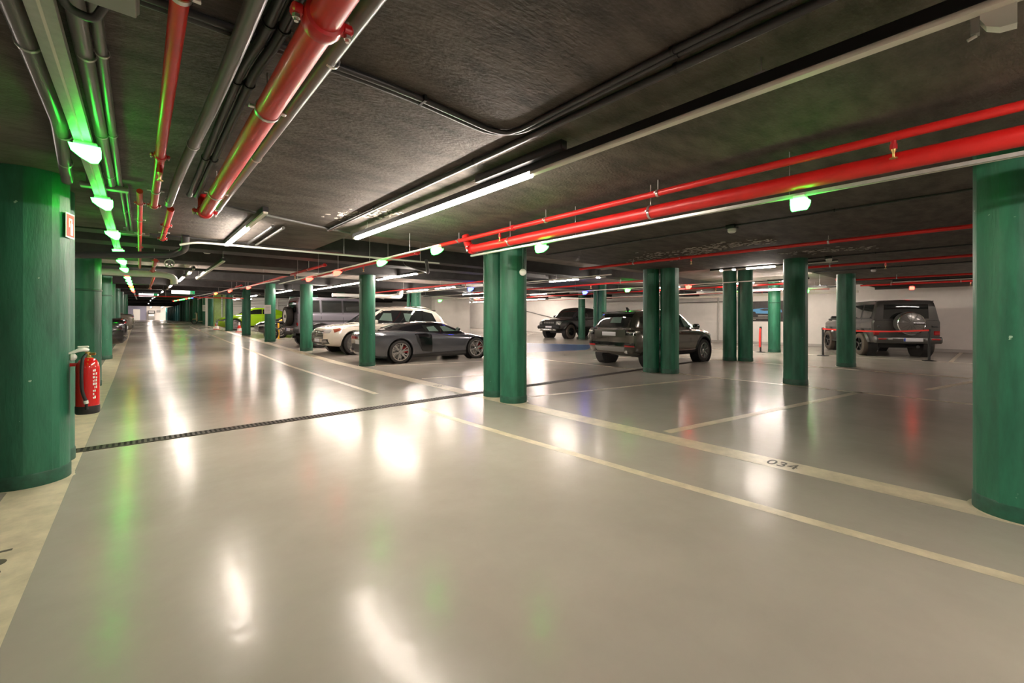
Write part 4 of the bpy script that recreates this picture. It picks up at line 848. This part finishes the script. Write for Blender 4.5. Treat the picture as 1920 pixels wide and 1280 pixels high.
c.box('number_plate', 'plate', (2.475, 0, .50), (.02, .5, .11), .005); MB().lathe([(0, 0), (.075, 0), (.075, .012), (0, .012)], 20, axis='X', c=(2.475, 0, .73)).build('badge_disc', 'chrome', c.e)
for x in (1.5, -1.4): c.flare(x, .385, .46, .51, 'pwhite', eps=.008)
c.seams([(.98, .4, .98, 1.08), (-.28, .35, -.28, 1.08), (-1.15, .75, -1.25, 1.08), (.98, .36, -.95, .36), (1.25, 1.0, 2.25, .93)]); c.patch('L', [(1.0, .30), (-.95, .30), (-.95, .37), (1.0, .37)], 'blackp', 'sill', 10, 1, .012)
for x in (.0, -.95): c.box('door_handle', 'pwhite', (x, .965, .93), (.2, .03, .035), .012, sym=True)
for sg in (1, -1): MB().tube(bend([(.1, sg*.66, 1.675), (-.1, sg*.665, 1.72), (-1.5, sg*.655, 1.70), (-1.7, sg*.65, 1.64)], .08), .016, 8).build('roof_rail', 'chrome', c.e)
c.box('roof_spoiler', 'blackp', (-1.86, 0, 1.565), (.26, 1.16, .04), .014); c.mirror(.78, .93, 1.14, 'pwhite'); c.patch('B', [(.5, .82), (.9, .82), (.9, .97), (.45, .95)], 'taill', 'tail_light', sym=True, eps=.01)
# ------------------------------------------------------------------ graphite sports coupe
body = [(-2.20, .36, .55, .78, .84, .66, .76, .76, .62, .01), (-2.12, .22, .50, .85, .92, .80, .90, .88, .74, .01), (-1.4, .13, .50, .86, .96, .88, .97, .95, .80, .02), (-.6, .12, .46, .84, .92, .88, .94, .93, .80, .02), (.4, .11, .42, .78, .85, .88, .93, .91, .78, .02), (1.2, .11, .42, .74, .81, .86, .95, .92, .70, .03), (1.75, .13, .40, .65, .71, .80, .92, .86, .62, .03), (2.08, .16, .36, .55, .60, .70, .82, .76, .52, .02), (2.23, .20, .34, .46, .49, .56, .66, .62, .42, .01)]
cab = [(-2.0, .8, .91, .60, .45, .01), (-1.5, .8, 1.0, .72, .50, .02), (-.85, .8, 1.15, .80, .55, .03), (-.35, .8, 1.20, .82, .57, .035), (.1, .8, 1.195, .82, .57, .035), (.45, .75, 1.10, .80, .58, .03), (1.15, .72, .82, .72, .62, .01), (1.25, .72, .78, .70, .6, 0)]
wh = make_wheel(.345, .28, W6, cal='caliper', rr=.74)
c = Car('sports_coupe', 'graphite mid-engined sports coupe with black side blade and red calipers', (7.12, 12.42, 0), R(-3), 'pgraph', body, cab, ((1.33, .345), (-1.32, .345)), ((1.33, .395), (-1.32, .395)), .81, wh, cabpaint='gloss')
c.patch('L', [(.78, .90), (-.42, .90), (-.5, 1.12), (.28, 1.10)], 'glass', 'side_window', 10, 4); c.patch('L', [(.72, .91), (.2, .91), (.12, 1.07), (.3, 1.08)], 'glasslt', 'painted_light_patch', eps=.009); c.patch('L', [(.02, .92), (-.3, .92), (-.36, 1.06), (-.1, 1.08)], 'glasslt', 'painted_light_patch', eps=.009)
c.patch('T', [(1.12, -.58), (.3, -.5), (.3, .5), (1.12, .58)], 'glass', 'windscreen', 8, 8); c.patch('T', [(-.9, -.46), (-1.7, -.4), (-1.7, .4), (-.9, .46)], 'glass', 'engine_glass', 8, 6)
for k in range(5): c.patch('T', [(-1.72-k*.07, -.62), (-1.76-k*.07, -.62), (-1.76-k*.07, .62), (-1.72-k*.07, .62)], 'gloss', 'engine_vent', 1, 10, .008)
c.patch('L', [(-.28, .30), (-.62, .34), (-.86, .86), (-.30, .87)], 'gloss', 'side_blade', 8, 8, .010); c.patch('L', [(-.62, .40), (-.78, .62), (-.84, .84), (-.76, .84)], 'blackp', 'side_intake', 4, 6, .014)
c.patch('L', [(-.35, .86), (.9, .80), (.9, .86), (-.35, .93)], 'gloss', 'upper_blade', 10, 2, .006); c.patch('L', [(.95, .16), (-.95, .16), (-.95, .24), (.95, .30)], 'gloss', 'sill', 12, 2, .012)
c.patch('B', [(.38, .70), (.86, .70), (.88, .79), (.40, .79)], 'taill', 'tail_light', 8, 2, .012, sym=True); c.patch('B', [(-.8, .3), (.8, .3), (.8, .55), (-.8, .55)], 'blackp', 'rear_grille', 12, 4, .008); c.box('number_plate', 'plate', (-2.235, 0, .62), (.02, .5, .11), .005)
for y in (.55, -.55): MB().tube([(-2.28, y, .36), (-2.1, y, .36)], .06, 16).build('exhaust_tip', 'chrome', c.e)
for x in (1.33, -1.32): c.flare(x, .345, .398, .44, 'pgraph', eps=.006)
c.patch('F', [(.5, .48), (.8, .5), (.84, .60), (.55, .58)], 'headl', 'headlight', sym=True, eps=.01); c.patch('F', [(-.5, .26), (.5, .26), (.5, .46), (-.5, .46)], 'gloss', 'grille', 10, 4, .008); c.patch('F', [(.55, .26), (.78, .28), (.8, .42), (.56, .42)], 'gloss', 'air_intake', sym=True, eps=.008)
c.patch('T', [(1.25, -.55), (1.9, -.45), (1.9, .45), (1.25, .55)], 'gloss', 'bonnet_panel', 6, 8, .004)
c.seams([(.88, .25, .82, .84), (-.3, .28, -.34, .9), (.88, .25, -.3, .28), (-1.32, .80, -2.1, .8)], .01); c.mirror(.62, .86, .98, 'gloss', .8)
# ------------------------------------------------------------------ boxy off-roaders (two paints)
def boxy(name, label, loc, rz, paint, lift, spare_cover, wheelset, tw):
    Z = lift
    body = [(-2.25, .48+Z, .75+Z, 1.14+Z, 1.22+Z, .84, .90, .90, .86, 0), (-2.2, .44+Z, .72+Z, 1.16+Z, 1.24+Z, .88, .93, .93, .90, 0), (-1.0, .42+Z, .70+Z, 1.16+Z, 1.24+Z, .88, .935, .935, .90, 0), (.75, .42+Z, .70+Z, 1.15+Z, 1.23+Z, .88, .935, .935, .88, 0), (1.3, .42+Z, .70+Z, 1.12+Z, 1.2+Z, .86, .92, .92, .84, .01), (1.95, .44+Z, .70+Z, 1.09+Z, 1.17+Z, .84, .90, .90, .80, .01), (2.05, .5+Z, .70+Z, 1.06+Z, 1.12+Z, .80, .86, .86, .76, 0)]
    cab = [(-2.22, 1.18+Z, 1.70+Z, .90, .79, .02), (-2.14, 1.18+Z, 1.88+Z, .91, .775, .03), (-1.5, 1.18+Z, 1.90+Z, .915, .775, .035), (.1, 1.18+Z, 1.90+Z, .915, .775, .035), (.38, 1.18+Z, 1.86+Z, .91, .775, .03), (.72, 1.18+Z, 1.30+Z, .89, .80, .01), (.8, 1.18+Z, 1.24+Z, .88, .8, 0)]
    wr = wheelset[0]; c = Car(name, label, loc, rz, paint, body, cab, ((1.4, wr), (-1.42, wr)), ((1.4, wr+.10), (-1.42, wr+.10)), tw, make_wheel(*wheelset[1]), k=.14, cabk=.10)
    for q, nm in (([(.45, 1.30), (-.42, 1.30), (-.42, 1.76), (.2, 1.76)], 'front_window'), ([(-.52, 1.30), (-1.30, 1.30), (-1.30, 1.76), (-.52, 1.76)], 'rear_window'), ([(-1.42, 1.30), (-2.06, 1.30), (-2.06, 1.76), (-1.42, 1.76)], 'quarter_window')):
        q = [(x, z+Z) for x, z in q]; g = [(x+(.035 if i in (1, 2) else -.035)*-1, z+(-.035 if i < 2 else .035)) for i, (x, z) in enumerate(q)]
        c.patch('L', g, 'blackp', nm+'_seal', eps=.005); c.patch('L', q, 'glass', nm, eps=.009)
    c.patch('B', [(-.62, 1.28+Z), (.62, 1.28+Z), (.60, 1.76+Z), (-.60, 1.76+Z)], 'glass', 'rear_screen', 8, 5, .01)
    c.patch('T', [(.70, -.70), (.42, -.68), (.42, .68), (.70, .70)], 'glass', 'windscreen', 5, 8, .01)
    c.seams([(.5, .6+Z, .5, 1.24+Z), (-.47, .6+Z, -.47, 1.84+Z), (-1.36, 1.0+Z, -1.36, 1.84+Z), (.5, .58+Z, -.9, .58+Z)], .016)
    c.patch('L', [(1.9, .90+Z), (-2.1, .90+Z), (-2.1, .945+Z), (1.9, .945+Z)], 'blackp', 'side_strip', 12, 1, .014)
    for x in (1.4, -1.42): c.flare(x, wr, wr+.10, wr+.19, paint if spare_cover else 'blackp', a0=-.1, a1=PI+.1, eps=.05)
    for sg in (1, -1): MB().bevbox((0, sg*.93, .40+Z), (1.9, .16, .06), .02).build('side_step', 'blackp', c.e); MB().tube([(-2.12, sg*.785, 1.862+Z), (.3, sg*.785, 1.862+Z)], .016, 8).build('roof_gutter', paint, c.e)
    c.box('rear_bumper', paint if spare_cover else 'blackp', (-2.30, 0, .57+Z), (.22, 1.84, .22), .05); c.box('front_bumper', paint, (2.13, 0, .56+Z), (.24, 1.84, .24), .06)
    c.box('number_plate', 'plate', (-2.415, -.12, .58+Z), (.012, .52, .115), .004); c.box('plate_band', 'plateblue', (-2.4225, .115, .58+Z), (.004, .045, .11), .001)
    c.box('tail_light', 'taill', (-2.24, .82, .80+Z), (.06, .17, .14), .02, sym=True); c.box('bumper_reflector', 'taill', (-2.415, .72, .60+Z), (.012, .22, .05), .004, sym=True); c.box('bumper_lamp', 'headl', (-2.416, .50, .60+Z), (.012, .12, .06), .004, sym=True)
    c.box('door_hinge', 'blackp', (-2.27, -.76, 1.02+Z), (.04, .16, .05), .012); c.box('tailgate_handle', 'blackp', (-2.27, .76, 1.02+Z), (.04, .1, .06), .015)
    sp = (-2.40, -.02, 1.12+Z); rr_ = .385
    if spare_cover:
        o = MB().lathe([(0, -.13), (rr_*.9, -.125), (rr_*.97, -.11), (rr_, -.08), (rr_, .13), (0, .13)], 48, axis='X').build('spare_wheel_cover', 'cover', c.e, loc=sp)
        for k in range(12): a = k*PI/6; MB().box((-.13, math.sin(a)*rr_*.5, math.cos(a)*rr_*.5), (.006, .006, rr_*.7), mtx=Matrix.Rotation(-a, 3, 'X')).build('cover_rib', 'blackp', o, smooth=False)
        MB().bevbox((-.135, -.2, .0), (.01, .3, .07), .004).build('cover_script_plate', 'gloss', o); MB().lathe([(rr_-.03, -.128), (rr_-.02, -.14), (rr_-.005, -.115)], 48, axis='X').build('cover_trim', 'chrome', o)
    else:
        o = MB().lathe([(.25, -.1), (.36, -.13), (.40, -.1), (.405, .1), (.36, .13), (.25, .1)], 40, axis='X', closed=True).build('spare_wheel', 'tyre', c.e, loc=sp)
        MB().lathe([(0, -.09), (.2, -.1), (.26, -.12)], 32, axis='X').build('spare_rim', 'louvre', o); MB().bevbox((-.11, 0, 0), (.03, .12, .12), .01).build('spare_hub', 'blackp', o)
    c.patch('F', [(-.5, .78+Z), (.5, .78+Z), (.5, 1.02+Z), (-.5, 1.02+Z)], 'blackp', 'grille', 8, 4, .012)
    for sg in (1, -1): MB().lathe([(0, .03), (.10, .02), (.115, 0), (.115, -.05)], 24, axis='X', c=(2.07, sg*.68, .92+Z)).build('headlight', 'headl', c.e); MB().bevbox((1.75, sg*.78, 1.23+Z), (.16, .12, .08), .03).build('turn_lamp', paint, c.e)
    c.mirror(.58, .93, 1.30+Z, paint, 1.05); MB().tube([(-1.5, -.3, .36+Z*.5), (-2.3, -.3, .36+Z*.5)], .05, 12).build('exhaust', 'blackp', c.e); MB().tube([(-1.42, -.75, wr), (-1.42, .75, wr)], .08, 12).build('rear_axle', 'blackp', c.e)
    return c
boxy('offroad_wagon', 'tall violet-grey boxy off-roader with an exposed spare wheel by the motorbike', (7.0, 19.35, rise(19.35)), 0, 'pjeep', .16, False, (.42, (.42, .28, W7, 'tyre', 'darkalloy', None, .56)), .86)
boxy('offroad_wagon', 'dark grey boxy off-roader with a round spare wheel cover by the white wall', (21.28, 3.25, 0), R(31), 'pg', .03, True, (.40, (.40, .30, W5, 'dusttyre', 'darkalloy', None, .62)), .86)
# ------------------------------------------------------------------ bronze compact SUV
body = [(-2.18, .50, .68, .98, 1.08, .66, .74, .74, .62, 0), (-2.10, .38, .64, 1.02, 1.12, .78, .90, .88, .74, .01), (-1.6, .28, .60, 1.03, 1.11, .84, .98, .93, .82, .01), (-.4, .25, .58, 1.0, 1.07, .86, .95, .92, .83, .01), (.6, .25, .56, .97, 1.04, .86, .95, .92, .82, .015), (1.15, .25, .58, .96, 1.04, .86, .97, .93, .78, .03), (1.75, .28, .58, .90, 1.0, .82, .94, .88, .68, .03), (2.02, .32, .56, .82, .92, .70, .82, .78, .56, .02), (2.16, .40, .56, .74, .80, .56, .66, .64, .46, .01)]
cab = [(-2.12, 1.0, 1.10, .76, .60, 0), (-1.92, 1.0, 1.36, .80, .60, .02), (-1.70, 1.0, 1.53, .84, .61, .03), (-1.0, 1.0, 1.585, .87, .64, .03), (-.1, 1.0, 1.61, .88, .66, .035), (.25, 1.0, 1.575, .88, .66, .035), (.5, .98, 1.48, .87, .67, .03), (1.15, .95, 1.07, .83, .72, .015), (1.25, .95, 1.03, .82, .72, 0)]
wh = make_wheel(.36, .24, W7, metal='alloy', cal=None, rr=.66)
c = Car('compact_suv', 'bronze-grey compact SUV seen from behind beside the green column pair', (11.82, 6.95, 0), R(-5), 'pevo', body, cab, ((1.33, .36), (-1.32, .36)), ((1.33, .43), (-1.32, .43)), .83, wh)
c.patch('L', [(.85, 1.08), (-.3, 1.11), (-.34, 1.50), (.32, 1.48)], 'glass', 'front_window'); c.patch('L', [(-.38, 1.11), (-1.15, 1.15), (-1.2, 1.47), (-.42, 1.50)], 'glass', 'rear_window'); c.patch('L', [(-1.2, 1.16), (-1.72, 1.24), (-1.66, 1.40), (-1.25, 1.46)], 'glass', 'quarter_window')
c.patch('L', [(.7, 1.12), (.35, 1.12), (.3, 1.38), (.42, 1.38)], 'glasslt', 'painted_light_patch', eps=.009)
c.patch('B', [(-.66, 1.13), (.66, 1.13), (.56, 1.46), (-.56, 1.46)], 'glass', 'rear_screen', 10, 5, .01); c.patch('B', [(-.3, 1.24), (.1, 1.24), (.08, 1.40), (-.24, 1.40)], 'glasslt', 'painted_light_patch', 5, 3, .014, th=.0); c.patch('T', [(1.12, -.66), (.36, -.6), (.36, .6), (1.12, .66)], 'glass', 'windscreen', 8, 8)
c.box('roof_spoiler', 'gloss', (-1.78, 0, 1.525), (.26, 1.10, .06), .02); c.patch('B', [(-.72, 1.055), (.72, 1.055), (.72, 1.085), (-.72, 1.085)], 'chrome', 'tailgate_trim', 12, 1, .012)
c.patch('B', [(-.58, .84), (.58, .84), (.60, 1.03), (-.60, 1.03)], 'pevo', 'tailgate_panel', 10, 4, .008); c.box('number_plate', 'plate', (-2.21, 0, .93), (.016, .5, .11), .004); c.patch('B', [(.58, .90), (.88, .90), (.90, 1.04), (.58, 1.04)], 'gloss', 'tail_lamp_housing', 8, 3, .012, sym=True); c.patch('B', [(.62, .97), (.86, .97), (.86, 1.0), (.62, 1.0)], 'headl', 'tail_lamp_strip', 8, 1, .018, sym=True)
c.patch('B', [(-.86, .60), (.86, .60), (.84, .70), (-.84, .70)], 'gloss', 'bumper_band', 12, 2, .010); c.patch('B', [(.55, .58), (.84, .58), (.84, .625), (.55, .625)], 'taill', 'bumper_reflector', 6, 1, .018, sym=True); c.patch('B', [(-.5, .44), (.5, .44), (.55, .57), (-.55, .57)], 'boxgrey', 'skid_plate', 8, 3, .014)
for y in (.58, -.58): MB().tube([(-2.16, y, .44), (-1.95, y, .44)], .05, 14).build('exhaust_tip', 'chrome', c.e)
MB().prism([(-.02, 0), (.1, 0), (-.02, .09), (-.06, .09)], -.02, .02, lambda p, q, h: (p-1.35, h, q+1.6)).build('roof_fin', 'gloss', c.e)
for x in (1.33, -1.32): c.flare(x, .36, .43, .50, 'blackp', eps=.012)
c.patch('L', [(.85, .28), (-.88, .28), (-.88, .40), (.85, .40)], 'blackp', 'sill', 10, 2, .014); c.patch('L', [(.85, .41), (-.85, .41), (-.85, .44), (.85, .44)], 'chrome', 'sill_trim', 10, 1, .014)
c.seams([(.92, .42, .9, 1.04), (-.34, .42, -.36, 1.08), (-1.05, .8, -1.2, 1.1), (.92, .42, -.9, .42), (1.15, .98, 2.0, .9)]); c.mirror(.72, .90, 1.12, 'gloss'); c.patch('F', [(-.5, .6), (.5, .6), (.52, .76), (-.52, .76)], 'gloss', 'grille', 8, 3, .01); c.patch('F', [(.5, .74), (.8, .78), (.82, .86), (.52, .82)], 'headl', 'headlight', sym=True, eps=.012); c.patch('L', [(1.95, .80), (1.72, .84), (1.75, .90), (1.96, .88)], 'headl', 'headlight_side', eps=.01)
for x in (-.1, -.9): c.box('door_handle', 'pevo', (x, .94, .95), (.18, .025, .03), .01, sym=True)
# ------------------------------------------------------------------ pickup
body = [(-2.70, .62, .80, 1.12, 1.18, .80, .88, .88, .84, 0), (-2.62, .56, .78, 1.14, 1.20, .86, .94, .93, .90, 0), (-1.0, .50, .76, 1.14, 1.21, .88, .96, .94, .90, 0), (.6, .50, .74, 1.12, 1.20, .88, .96, .94, .88, 0), (1.2, .50, .74, 1.12, 1.22, .86, .96, .94, .84, .03), (2.0, .52, .74, 1.08, 1.17, .84, .95, .92, .76, .03), (2.35, .56, .74, 1.02, 1.12, .78, .90, .88, .68, .01), (2.5, .62, .74, .96, 1.04, .70, .82, .80, .62, 0)]
cab = [(-1.1, 1.12, 1.28, .86, .76, 0), (-1.0, 1.12, 1.72, .89, .72, .02), (-.7, 1.12, 1.84, .90, .70, .03), (.1, 1.12, 1.87, .90, .70, .03), (.5, 1.12, 1.80, .89, .70, .03), (1.2, 1.1, 1.28, .85, .76, .01), (1.3, 1.1, 1.2, .84, .76, 0)]
c.e.scale = (.93, .95, .97)
wh = make_wheel(.42, .29, W6, 'dusttyre', 'darkalloy', None, .56)
c = Car('pickup_truck', 'dark grey pickup with a silver bumper plate parked against the white wall', (20.95, 17.78, rise(17.78)), PI, 'ppick', body, cab, ((1.62, .42), (-1.6, .42)), ((1.62, .50), (-1.6, .50)), .86, wh)
c.patch('L', [(1.0, 1.28), (.0, 1.28), (-.02, 1.74), (.42, 1.72)], 'glass', 'front_window'); c.patch('L', [(-.06, 1.28), (-.86, 1.30), (-.82, 1.70), (-.06, 1.74)], 'glass', 'rear_window'); c.patch('L', [(.85, 1.32), (.35, 1.32), (.3, 1.62), (.48, 1.62)], 'glasslt', 'painted_light_patch', eps=.009); c.patch('T', [(1.18, -.68), (.52, -.62), (.52, .62), (1.18, .68)], 'glass', 'windscreen', 8, 8)
c.patch('F', [(-.60, .80), (.60, .80), (.62, 1.06), (-.62, 1.06)], 'blackp', 'grille', 10, 4, .010)
for k in range(6): c.box('grille_letter_block', 'boxgrey', (2.522, -.35+k*.14, .95), (.02, .09, .09), .006)
c.patch('F', [(.56, .84), (.86, .86), (.88, 1.05), (.60, 1.05)], 'headl', 'headlight', 6, 4, .014, sym=True); c.box('front_bumper', 'blackp', (2.53, 0, .68), (.22, 1.80, .20), .06); c.box('skid_plate', 'alloy', (2.60, 0, .53), (.14, 1.3, .13), .04); c.box('number_plate', 'plate', (2.645, .1, .70), (.012, .5, .11), .004)
c.box('tow_hook_slot', 'blackp', (2.672, .42, .54), (.012, .14, .05), .004, sym=True)
for x in (1.62, -1.6): c.flare(x, .42, .50, .58, 'ppick', eps=.05)
c.seams([(1.05, .6, 1.05, 1.22), (-.04, .6, -.04, 1.24), (-.92, .6, -.95, 1.22), (1.05, .6, -.9, .6), (-1.08, .6, -1.08, 1.2)]); c.mirror(.85, .92, 1.30, 'blackp', 1.15); c.patch('T', [(-1.2, -.8), (-2.6, -.8), (-2.6, .8), (-1.2, .8)], 'blackp', 'bed_cover', 6, 6, .008)
for x in (.15, -.7): c.box('door_handle', 'blackp', (x, .955, 1.06), (.18, .025, .035), .01, sym=True)
MB().bevbox((0, .98, .46), (2.0, .12, .06), .02).bevbox((0, -.98, .46), (2.0, .12, .06), .02).build('side_steps', 'blackp', c.e); c.box('sports_bar', 'blackp', (-1.35, 0, 1.45), (.1, 1.5, .4), .04)
# ------------------------------------------------------------------ low cars: black saloon, lime crossover and two left-hand cars
def saloon(name, label, loc, rz, paint, H=1.42, sx=1.0, wst=W12, wr=.36):
    z = H/1.42
    body = [(-2.42, .42, .60*z, .88*z, .98*z, .64, .74, .72, .56, .01), (-2.30, .28, .56*z, .93*z, 1.02*z, .78, .90, .86, .68, .015), (-1.5, .20, .52*z, .93*z, 1.0*z, .84, .95, .91, .78, .02), (-.2, .18, .50*z, .88*z, .95*z, .84, .93, .90, .80, .02), (1.0, .18, .50*z, .84*z, .93*z, .84, .94, .90, .76, .03), (1.8, .20, .48*z, .76*z, .85*z, .80, .92, .86, .66, .03), (2.2, .24, .46*z, .68*z, .75*z, .68, .80, .76, .54, .02), (2.40, .32, .46*z, .58*z, .64*z, .54, .64, .60, .42, .01)]
    cab = [(-2.05, .85*z, 1.0*z, .70, .52, .01), (-1.5, .85*z, 1.24*z, .78, .55, .03), (-.8, .85*z, 1.38*z, .82, .57, .035), (-.1, .85*z, H-.035, .83, .58, .035), (.35, .85*z, 1.33*z, .82, .58, .03), (1.15, .82*z, .97*z, .76, .62, .015), (1.3, .82*z, .90*z, .74, .6, 0)]
    c = Car(name, label, loc, rz, paint, body, cab, ((1.45, wr), (-1.45, wr)), ((1.45, wr+.06), (-1.45, wr+.06)), .80, make_wheel(wr, .25, wst, 'tyre', 'alloy', None, .72))
    c.patch('L', [(.85, .98*z), (-.25, .99*z), (-.28, 1.30*z), (.25, 1.27*z)], 'glass', 'front_window'); c.patch('L', [(-.3, .99*z), (-1.15, 1.02*z), (-1.05, 1.24*z), (-.33, 1.30*z)], 'glass', 'rear_window')
    c.patch('T', [(1.12, -.60), (.35, -.52), (.35, .52), (1.12, .60)], 'glass', 'windscreen', 8, 8); c.patch('T', [(-.95, -.5), (-1.85, -.48), (-1.85, .48), (-.95, .5)], 'glass', 'rear_screen', 8, 8)
    c.patch('F', [(-.5, .34*z), (.5, .34*z), (.52, .52*z), (-.52, .52*z)], 'gloss', 'grille', 8, 4, .01); c.patch('F', [(.46, .54*z), (.78, .58*z), (.82, .66*z), (.5, .62*z)], 'headl', 'headlight', sym=True, eps=.012); c.patch('L', [(2.2, .56*z), (1.85, .66*z), (1.9, .72*z), (2.2, .66*z)], 'headl', 'headlight_side', eps=.01)
    c.patch('B', [(-.86, .86*z), (.86, .86*z), (.86, .91*z), (-.86, .91*z)], 'taill', 'tail_light_bar', 14, 2, .012); c.patch('B', [(-.8, .36), (.8, .36), (.8, .52), (-.8, .52)], 'blackp', 'rear_diffuser', 10, 2, .01); c.box('number_plate', 'plate', (-2.435, 0, .72*z), (.016, .5, .11), .004)
    c.patch('B', [(-.82, .54), (.82, .54), (.82, .565), (-.82, .565)], 'chrome', 'bumper_trim', 12, 1, .012)
    c.patch('L', [(1.0, .22), (-1.0, .22), (-1.0, .30), (1.0, .30)], 'blackp', 'sill', 10, 1, .012); c.seams([(.95, .34, .92, .92*z), (-.3, .32, -.3, .96*z), (-1.1, .7, -1.2, .98*z), (.95, .33, -.95, .33)]); c.mirror(.72, .88, 1.02*z, paint, .9)
    for x in (1.45, -1.45): c.flare(x, wr, wr+.062, wr+.10, paint, eps=.006)
    return c
saloon('black_coupe', 'glossy black coupe with multi-spoke wheels between green columns', (7.2, 26.7, rise(26.7)), PI, 'pblack', 1.56, wst=W12, wr=.37)
saloon('lime_crossover', 'lime yellow-green crossover behind the black coupe near the louvres', (6.55, 36.7, rise(36.7)), PI, 'plime', 1.66, wst=W10, wr=.40)
saloon('black_liftback', 'glossy black car tail with a red light bar beyond the cream strip columns', (-2.77, 21.2, rise(21.2)), PI, 'pblack', 1.64, wst=W10)
saloon('grey_liftback', 'grey-beige car tail farther along the cream strip', (-2.68, 33.5, rise(33.5)), PI, 'pbeige', 1.62, wst=W10)
